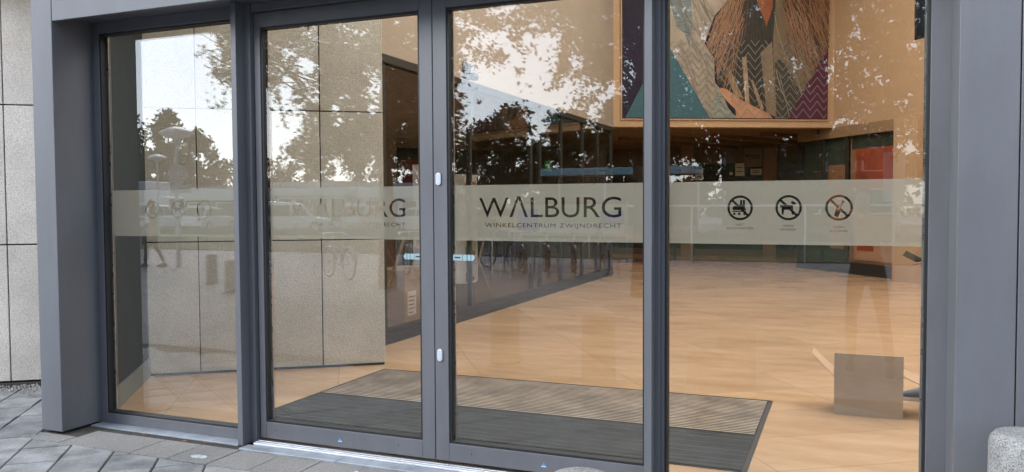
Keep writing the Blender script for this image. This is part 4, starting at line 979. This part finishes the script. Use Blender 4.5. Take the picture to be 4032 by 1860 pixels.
b.build('cloth', [BG_, BB_, BW_], t)
for x in (-8.6, -5.38): b = MB(); b.tube([(x, -17.02, -.12), (x, -17.02, 1.55)], .025, 8); b.build('post', STEEL, t)
t = thing('railing', (-4, -20, -.12), 'low white tubular railing along the lawn', 'railing')
b = MB(); b.tube([(-7, -18.9, 1.42), (14, -18.9, 1.42)], .03, 8); b.build('rail', FASC, t)
for k in range(8): b = MB(); b.tube([(-7 + 3 * k, -18.9, -.12), (-7 + 3 * k, -18.9, 1.42)], .025, 8); b.build('post', FASC, t)
t = thing('bus_shelter', (-10.5, -30, -.12), 'shelter with pale blue flat roof beyond the lawn', 'shelter')
b = MB(); b.box(-12.6, -32, 2.72, -5.8, -30, 3.05); b.build('roof', mat('pale_blue_roof', (.55, .78, .86), .5), t, bevel=.03)
for x in (-12.4, -10.2, -8.1, -6.0): b = MB(); b.box(x, -31.9, -.12, x + .08, -31.8, 2.72); b.build('post', STEEL, t)
b = MB(); b.box(-12.3, -31.86, .5, -6.0, -31.84, 2.3); b.build('back_panel', DWIN, t)
# notice pillar mirrored at the far right
t = thing('notice_board', (.9, -14, -.12), 'white framed notice board on a thin post mirrored at right', 'notice board')
b = MB(); b.box(.70, -14.03, 1.5, 1.1, -13.98, 2.5); b.build('board', FASC, t, bevel=.01); b = MB(); b.tube([(.9, -14.0, -.12), (.9, -14.0, 1.5)], .03, 8); b.build('post', STEEL, t)

def car(x, y, rz, col, lab, h=1.5, L=4.3):
    t = thing('parked_car', (0, 0, 0), lab, 'car', 'cars in the car park')
    P = mat('car_paint', col, .25, .2, coat=.6)
    lower = [(-L / 2, .28), (-L / 2 + .02, .62), (-L / 2 + .15, .80), (-L / 2 + .9, .92), (L / 2 - .25, .95), (L / 2 - .03, .80), (L / 2, .32), (L / 2 - .35, .22), (-L / 2 + .3, .22)]
    b = MB(); b.extr(lower, lambda q: (q[0], -.84, q[1]), lambda q: (q[0], .84, q[1])); b.build('body', P, t, bevel=.07, segs=3)
    cab = [(-L / 2 + .85, .90), (-L / 2 + 1.55, h - .06), (-L / 2 + 2.0, h), (L / 2 - .85, h + .115), (L / 2 - .35, .93)]
    b = MB(); n = len(cab)
    b.add([(q[0], -.78 + (q[1] - .9) * .22, q[1]) for q in cab] + [(q[0], .78 - (q[1] - .9) * .22, q[1]) for q in cab], [tuple(range(n))[::-1], tuple(range(n, 2 * n))] + [(i, (i + 1) % n, n + (i + 1) % n, n + i) for i in range(n)]); b.build('cabin', P, t, bevel=.05, segs=3)
    b = MB()
    zt = h - .12
    for s in (-1, 1):
        yy0 = lambda zq: s * (.785 - (zq - .9) * .22)
        for (xa, xb, xc, xd) in ((-L / 2 + 1.15, -L / 2 + 1.6, -.02, -.02), (.06, .06, L / 2 - .95, L / 2 - .6)):
            b.extr([(xa, .97), (xd if xa < 0 else xd, .97), (xc, zt), (xb, zt)], lambda q: (q[0], yy0(q[1]) - .0 * s, q[1]), lambda q: (q[0], yy0(q[1]) + .012 * s, q[1]))
    b.build('side_windows', DWIN, t)
    b = MB(); b.add([(-L / 2 + .90, -.66, .98), (-L / 2 + .90, .66, .98), (-L / 2 + 1.46, .58, h - .14), (-L / 2 + 1.46, -.58, h - .14), (-L / 2 + .87, -.66, .99), (-L / 2 + .87, .66, .99), (-L / 2 + 1.43, .58, h - .13), (-L / 2 + 1.43, -.58, h - .13)], [(0, 1, 2, 3), (7, 6, 5, 4), (0, 4, 5, 1), (1, 5, 6, 2), (2, 6, 7, 3), (3, 7, 4, 0)]); b.build('windscreen', DWIN, t)
    b = MB(); b.add([(L / 2 - .36, -.64, 1.0), (L / 2 - .36, .64, 1.0), (L / 2 - .76, .58, h - .03), (L / 2 - .76, -.58, h - .03), (L / 2 - .33, -.64, 1.0), (L / 2 - .33, .64, 1.0), (L / 2 - .73, .58, h - .03), (L / 2 - .73, -.58, h - .03)], [(0, 3, 2, 1), (4, 5, 6, 7), (0, 1, 5, 4), (1, 2, 6, 5), (2, 3, 7, 6), (3, 0, 4, 7)]); b.build('rear_window', DWIN, t)
    for wx in (-L / 2 + .8, L / 2 - .8):
        for s in (-1, 1):
            b = MB(); b.tube([(wx, s * .66, .32), (wx, s * .86, .32)], .32, 20); o = b.build('wheel', TYRE, t, bevel=.02); b = MB(); b.tube([(wx, s * .855, .32), (wx, s * .868, .32)], .20, 16); b.build('rim', STEEL, o)
    for s in (-1, 1):
        b = MB(); b.box(-L / 2 - .01, s * .62 - .16, .60, -L / 2 + .12, s * .62 + .16, .74); b.build('headlight', LAMPW, t, bevel=.02)
        b = MB(); b.box(L / 2 - .10, s * .68 - .12, .66, L / 2 + .01, s * .68 + .12, .86); b.build('tail_light', mat('red_lens', (.35, .02, .02), .3), t, bevel=.02)
    b = MB(); b.box(L / 2 - .02, -.26, .42, L / 2 + .015, .26, .53); b.build('number_plate', mat('yellow_plate', (.75, .55, .05), .5), t)
    t.location = (x, y, -.1); t.rotation_euler = (0, 0, rz)
for (x, y, rz, c, lab, h) in [(-46.5, -36.2, R(75), (.10, .11, .12), 'dark grey car mirrored at the left edge of the left window', 1.5), (-41.5, -36.0, R(80), (.86, .88, .90), 'white estate car mirrored beside the lamp post in left window', 1.65),
                              (-37.4, -36.4, R(78), (.75, .77, .78), 'silver hatchback mirrored at right of left window', 1.48), (-30.2, -35.5, R(150), (.88, .89, .90), 'white off-road car mirrored at the left of the left door', 1.72),
                              (-25.8, -36.4, R(80), (.50, .52, .54), 'light grey car behind faint lettering of left door', 1.5), (-21.5, -35.6, R(10), (.86, .87, .88), 'long white saloon mirrored in middle of left door', 1.45),
                              (-16.9, -36, R(5), (.70, .42, .04), 'yellow car mirrored beside the letter G on left door', 1.45), (-12.5, -37.5, R(80), (.25, .03, .03), 'dark red car beyond the shelter', 1.45)]:
    car(x, y, rz, c, lab, h)
# buildings far behind
def far_building(name, x0, x1, y0, y1, h, lab, wall_m, bays, fasc=True):
    t = thing(name, ((x0 + x1) / 2, y1, -.1), lab, 'building')
    b = MB(); b.box(x0, y0, -.1, x1, y1, h); b.build('wall', wall_m, t)
    if fasc: b = MB(); b.box(x0 - .2, y0 - .2, h + .002, x1 + .2, y1 + .5, h + 1.0); b.build('fascia', FASC, t)
    w = (x1 - x0) / bays
    for k in range(bays):
        for z0, z1 in ([(.3, h - .25)] if h < 5 else [(.8, 2.3), (3.6, 5.0)]):
            b = MB(); b.box(x0 + w * k + w * .12, y1 - .02, z0, x0 + w * (k + 1) - w * .12, y1 + .03, z1); o = b.build('window', DWIN, t)
            b = MB(); xa, xb = x0 + w * k + w * .12, x0 + w * (k + 1) - w * .12
            rect_frame(b, xa - .12, xb + .12, z0 - .1, z1 + .1, xa, xb, z0, z1, y1 - .01, y1 + .08); b.build('frame', FASC, o)
    return t
far_building('sports_hall', -76, -42.5, -49, -45.6, 1.9, 'long low hall with white fascia mirrored behind parked cars', DWIN, 12)
far_building('warehouse', -39.6, -33.4, -50, -46, 2.2, 'pale flat warehouse mirrored above the white off-road car', mat('pale_cladding', (.55, .58, .6), .6, var=.06), 4)
far_building('store', -32, -26, -49.5, -46, 2.0, 'white fronted store mirrored behind the left door lettering', mat('white_cladding', (.6, .62, .64), .6, var=.06), 4)
far_building('brick_house', -8, 3, -64, -54, 5.6, 'brown brick house with white window frames mirrored in right window', BRICK, 5, False)
far_building('brick_house', 7, 20, -66, -55, 5.6, 'brown brick house standing farthest right beyond the lawn', BRICK, 6, False)
t = thing('water_tank', (-47, -50, 0), 'white box van parked before the long low hall', 'van')
t.name = 'box_van'
b = MB(); b.box(-51.8, -43.6, .3, -47.6, -41.4, 3.3); b.build('cargo_box', FASC, t, bevel=.1)
b = MB(); b.box(-47.5, -43.5, .3, -46.0, -41.5, 2.2); b.build('cab', FASC, t, bevel=.25)
for x in (-50.8, -46.8):
    for y in (-43.5, -41.55): b = MB(); b.tube([(x, y - .1, .28), (x, y + .1, .28)], .38, 16); b.build('wheel', TYRE, t)
b = MB(); b.box(-46.02, -43.2, 1.2, -45.98, -41.8, 2.0); b.build('windscreen', DWIN, t)

# ================================================================== TREES
def leaves(centers, radii, per, size, flat=.5, outward=True):
    vs = []; 
    C = np.repeat(np.array(centers), per, axis=0); Rr = np.repeat(np.array(radii), per)[:, None]
    n = len(C); d = rng.normal(size=(n, 3)); d /= np.linalg.norm(d, axis=1)[:, None]
    pos = C + d * Rr * (rng.random((n, 1)) ** .45) * np.array([1, 1, .8])
    nrm = rng.normal(size=(n, 3)) + np.array([0, 0, flat]); nrm /= np.linalg.norm(nrm, axis=1)[:, None]
    a = np.cross(nrm, rng.normal(size=(n, 3))); a /= np.linalg.norm(a, axis=1)[:, None]; b_ = np.cross(nrm, a)
    s = size * (.7 + .6 * rng.random((n, 1)))
    v = np.stack([pos - a * s, pos + b_ * s * .52 + a * s * .1 + nrm * s * .12, pos + a * s, pos - b_ * s * .52 + a * s * .1 + nrm * s * .12], 1).reshape(-1, 3)
    return v
def leaf_obj(name, v, m, parent, off):
    me = bpy.data.meshes.new(name); n = len(v) // 4; v = v - np.array(off)
    me.vertices.add(len(v)); me.vertices.foreach_set('co', v.astype('f4').ravel())
    me.loops.add(4 * n); me.loops.foreach_set('vertex_index', np.arange(4 * n, dtype='i4')); me.polygons.add(n)
    me.polygons.foreach_set('loop_start', np.arange(0, 4 * n, 4, dtype='i4')); me.update(calc_edges=True); me.materials.append(m)
    o = bpy.data.objects.new(name, me); COL.objects.link(o); o.parent = parent; return o
def limb_mesh(b, base, clumps, r0):
    base = Vector(base)
    for c in clumps:
        c = Vector(c); m1 = base.lerp(c, .45) + Vector((random.uniform(-.2, .2), random.uniform(-.2, .2), .25)); b.tube([base, m1, c], [r0, r0 * .5, r0 * .12], 6)
# near trees: leafy sprays filling each crown, with real voids running slantwise through it between the branches
GAPS = [(-5.43, 3.51, 0.97, 0.68), (-6.16, 3.76, 0.57, 0.38), (-4.98, 2.83, 0.48, 0.38), (-8.48, 3.65, 0.18, 0.29), (-10.12, 4.27, 0.15, 0.25), (-4.07, 3.17, 0.18, 0.16), (-3.34, 3.82, 0.14, 0.14), (-0.14, 3.65, 0.15, 0.15), (-0.79, 3.56, 0.07, 0.11), (0.34, 3.48, 0.1, 0.05), (-1.58, 3.31, 0.06, 0.07), (-2.15, 4.21, 0.05, 0.06), (0.57, 4.44, 0.07, 0.06), (0.11, 4.27, 0.05, 0.05), (-2.49, 3.42, 0.06, 0.06), (-0.96, 2.46, 0.19, 0.08), (0.93, 2.4, 0.08, 0.23), (-0.06, 2.74, 0.14, 0.08), (-6.9, 3.2, 0.11, 0.14), (-9.39, 3.31, 0.09, 0.11), (-4.41, 4.21, 0.11, 0.11)]      # openings between the branches: (x, z, half width, half height) of each void, metres
THIN = [(-6.16, 3.03, 0.62, 0.51), (-4.24, 3.31, 0.68, 0.57), (-10.29, 3.88, 0.4, 0.68), (-5.66, 4.55, 0.9, 0.57)]
def void(x, y, z, g, pad=0):          # < 1 inside the void; every void is a straight opening with its own fixed slant
    gx, gz, gw, gh = g; return ((x + gx * .0724 * (y + 9.6) - gx) / (gw * 1.15 + .07 + pad)) ** 2 + ((z - gz) / (gh * 1.12 + .07 + pad)) ** 2
def in_gap(x, y, z, pad): return x < -12.3 or (x < -10.4 and z < 3.76) or any(void(x, y, z, g_, pad) < 1 for g_ in GAPS)
def near_tree(x, y, lab, xr, yr, zr, n, m=LEAF):
    z0 = -.12; t = thing('broadleaf_tree', (x, y, z0), lab, 'tree', 'broadleaf trees on the plaza')
    b = MB(); b.tube([(x, y, z0 - .05), (x + .03, y, 1.2), (x - .02, y + .03, 2.6), (x, y, 3.6), (x + .1, y - .1, 5.5), (x, y, 7.2)], [.19, .15, .13, .11, .08, .03], 12)
    P = rng.uniform(-1, 1, size=(n * 3, 3)) * np.array([xr, yr, (zr[1] - zr[0]) / 2]) + np.array([x, y, (zr[0] + zr[1]) / 2])
    e = ((P[:, 0] - x) / xr) ** 2 + ((P[:, 1] - y) / yr) ** 2
    P = P[(e < 1) & (P[:, 2] < zr[1] - (zr[1] - zr[0]) * .3 * e)][:n]
    rs = rng.uniform(.13, .34, len(P))
    v = leaves(P, rs, 44, .052).reshape(-1, 4, 3)
    c_ = v.mean(1); X, Y, Z = c_[:, 0], c_[:, 1], c_[:, 2]
    keep = np.ones(len(v), bool); spr = np.repeat(rng.random(len(P)), 44)
    for g_ in GAPS:
        a_ = np.arctan2(Z - g_[1], X + g_[0] * .0724 * (Y + 9.6) - g_[0])
        keep &= (void(X, Y, Z, g_) > 1 + .30 * np.sin(5 * a_ + 3 * g_[0]) + .22 * np.sin(11 * a_ + g_[1] * 5) + .15 * rng.normal(size=len(X))) | (rng.random(len(X)) < .01)
    for g_ in THIN: keep &= (void(X, Y, Z, g_) > 1) | (spr < .22)
    edge = .20 * np.sin(Z * 7) + .13 * np.sin(Z * 17) + .09 * rng.normal(size=len(X)); Xs = X - .8 * (Y + 9.6)
    keep &= ~((Xs < -12.35 + edge) | ((Xs < -10.45 + edge) & (Z < 3.8 + edge)))
    leaf_obj('crown', v[keep].reshape(-1, 3), m, t, (x, y, z0))
    k = 0
    for c in P[rng.permutation(len(P))]:
        bs = (x, y, random.uniform(2.4, 4.2))
        if any(in_gap(*[bs[i] + (c[i] - bs[i]) * f for i in range(3)], .08) for f in (.2, .4, .6, .8, 1)): continue
        limb_mesh(b, bs, [c], .035); k += 1
        if k > 30: break
    b.build('trunk', BARK, t)
near_tree(-8.3, -9.6, 'broadleaf tree mirrored behind the left door leaf', 4.8, 2.7, (2.35, 6.2), 1850)
near_tree(-3.3, -9.8, 'broadleaf tree mirrored behind the second mullion', 3.6, 2.7, (2.35, 6.0), 1300)
near_tree(1.4, -9.3, 'broadleaf tree mirrored toward the right post', 3.8, 2.6, (2.3, 6.0), 1150)
def far_tree_proto(h, w, conic):
    t = thing('park_tree', (0, 0, 0), 'tree', 'tree')
    b = MB(); b.tube([(0, 0, -.1), (.1, 0, h * .4), (0, .1, h * .8)], [.28, .2, .06], 8); 
    cs = []; rs = []
    while len(cs) < 46:
        u = random.random(); z = h * (.12 + .86 * u); rad = w * ((1 - u) ** .6 + .12 if conic else (math.sin(math.pi * min(1, .18 + u * .82)) ** .6))
        a = random.uniform(0, 6.28); q = rad * random.random() ** .5 * .85
        cs.append((q * math.cos(a), q * math.sin(a), z)); rs.append(random.uniform(.16, .30) * w)
    v = leaves(cs, rs, 75, .19 * (h / 8)); leaf_obj('crown', v, LEAFD, t, (0, 0, 0))
    for c in cs[::5]: limb_mesh(b, (0, 0, h * .3), [c], .07)
    b.build('trunk', BARK, t); return t
protos = [far_tree_proto(9.5, 2.8, True), far_tree_proto(7.0, 3.4, False), far_tree_proto(8.5, 3.6, False)]
spots = [(-66, -56, 1, 1.25), (-60.5, -53, 1, 1.35), (-56.5, -56, 2, 1.0), (-55.2, -51, 0, 1.05), (-52, -57, 1, .85), (-48, -56, 1, .82), (-44.5, -54, 1, .76), (-40.5, -53, 2, .62), (-36, -52, 1, .85), (-31.5, -53.5, 2, .95), (-27, -54, 1, 1.15), (-22.5, -51, 2, 1.0), (-18, -50, 1, 1.15),
         (-13.5, -47, 2, .95), (-9.8, -44, 1, 1.05), (-5.5, -46, 2, .9), (-2.0, -42, 1, 1.0), (5, -43, 2, .95), (9, -46, 1, .9), (13.5, -43, 2, .9), (-71, -60, 2, 1.2), (18, -44, 1, 1.), (-14.6, -27, 1, .5), (-3.2, -30, 2, .4), (4.4, -26.5, 1, .5), (-15.2, -41, 2, .8)]
used = set(); PL = ['at the far left behind the hall', 'second from the left', 'before the hall roof', 'tall pointed, mirrored left of the lamp', 'right of the tall pointed one', 'low, mirrored over the parked cars', 'low, at the right edge of the left window', 'small, beside the warehouse', 'before the warehouse',
      'right of the warehouse', 'left of the store', 'behind the long white saloon', 'behind the yellow car', 'left of the shelter', 'behind the shelter', 'before the brick house', 'right of the brick house entrance', 'between the two brick houses', 'before the second brick house', 'right of the second brick house', 'farthest left of the row', 'farthest right of the row', 'small, left on the lawn', 'small, in the middle of the lawn', 'small, right on the lawn', 'beyond the yellow car']
for i, (x, y, k, s) in enumerate(spots):
    o = protos[k] if k not in used else copy_tree(protos[k]); used.add(k)
    o.location = (x, y, -.1); o.scale = (s, s, s); o.rotation_euler = (0, 0, random.uniform(0, 6.28))
    tag(o, 'leafy park tree mirrored in glass, ' + PL[i], 'tree', 'park trees beyond the plaza')
# wood far behind everything
cs = [(x + random.uniform(-1, 1), random.uniform(-92, -80), random.uniform(.6, 6.5) * (.7 + .3 * math.sin(x * .13))) for x in np.arange(-190, 110, .42)]
wood = bpy.data.objects.new('wood_root', None)
tmp = leaf_obj('far_wood', leaves(cs, [1.7] * len(cs), 34, .42), LEAFD, None, (0, 0, 0)); bpy.data.objects.remove(wood)
tag(tmp, 'dark green wood closing the horizon beyond the buildings', 'wood', kind='stuff')
# hedge along the car park
t = thing('hedge', (-30, -31.5, -.1), 'clipped green hedge between lawn and car park', 'hedge')
cs = [(x + random.uniform(-.1, .1), -31.6 + random.uniform(-.15, .15), random.uniform(.02, .18)) for x in np.arange(-60, 14, .42)]
leaf_obj('foliage', leaves(cs, [.26] * len(cs), 30, .09), LEAFD, t, (-30, -31.5, -.1))
b = MB(); b.box(-60, -31.72, -.1, 14, -31.48, .18); b.build('stems', LEAFD, t)

# ---- small litter on the pavement and by the wall
LIT = mat('dry_leaf', (.30, .13, .05), .8); PEB = mat('pale_pebble', (.5, .48, .45), .8, island=.5)
for i, (x, y, z, lab) in enumerate([(-4.30, -.17, -.018, 'brown dead leaf on the left sill'), (-3.93, -.20, -.018, 'brown leaf scrap at the right end of the left sill'), (-3.78, -.17, -.018, 'orange brown leaf scrap beside mullion foot'), (-2.55, -.33, -.018, 'pale paper scrap on gravel pavers below the right door')]):
    b = MB(); s = .022 if i < 3 else .03
    b.add([(x - s, y, z), (x, y - s * .5, z + .006), (x + s, y + .004, z + .002), (x, y + s * .5, z + .009)], [(0, 1, 2, 3)]); b.add([(x - s, y, z - .001), (x, y - s * .5, z + .005), (x + s, y + .004, z + .001), (x, y + s * .5, z + .008)], [(3, 2, 1, 0)])
    tag(b.build('dead_leaf' if i < 3 else 'paper_scrap', LIT if i < 3 else WHITE), lab, 'leaf' if i < 3 else 'litter')
b = MB(); random.seed(3); cx_, cy_ = -3.62, -.40
b.extr([(cx_ + (.05 + .02 * random.random()) * math.cos(a), cy_ + (.025 + .01 * random.random()) * math.sin(a)) for a in [2 * math.pi * k / 16 for k in range(16)]], lambda q: (q[0], q[1], -.0225), lambda q: (q[0], q[1], -.0215))
o = b.build('paint_spot', mat('dried_pale_paint', (.42, .50, .50), .7, var=.4, vscale=30)); tag(o, 'dried pale blue green paint spot on the gravel pavers', 'paint spot'); ngon_fix(o)
b = MB()
for k in range(420):
    u = random.uniform(-2.2, -.62) if k % 3 else random.uniform(-1.15, -.70); vv = -abs(random.gauss(.05, .05 if k % 3 else .14)) - .03
    x, y = W0[0] + c_ * u - s_ * vv, W0[1] + s_ * u + c_ * vv; r = random.uniform(.003, .010)
    b.lathe([(0, -r), (r, 0), (0, r)], (x, y, -.02 + r * .6), 5)
tag(b.build('loose_gravel', PEB), 'loose pale gravel and grit along the wall foot', 'gravel', kind='stuff')
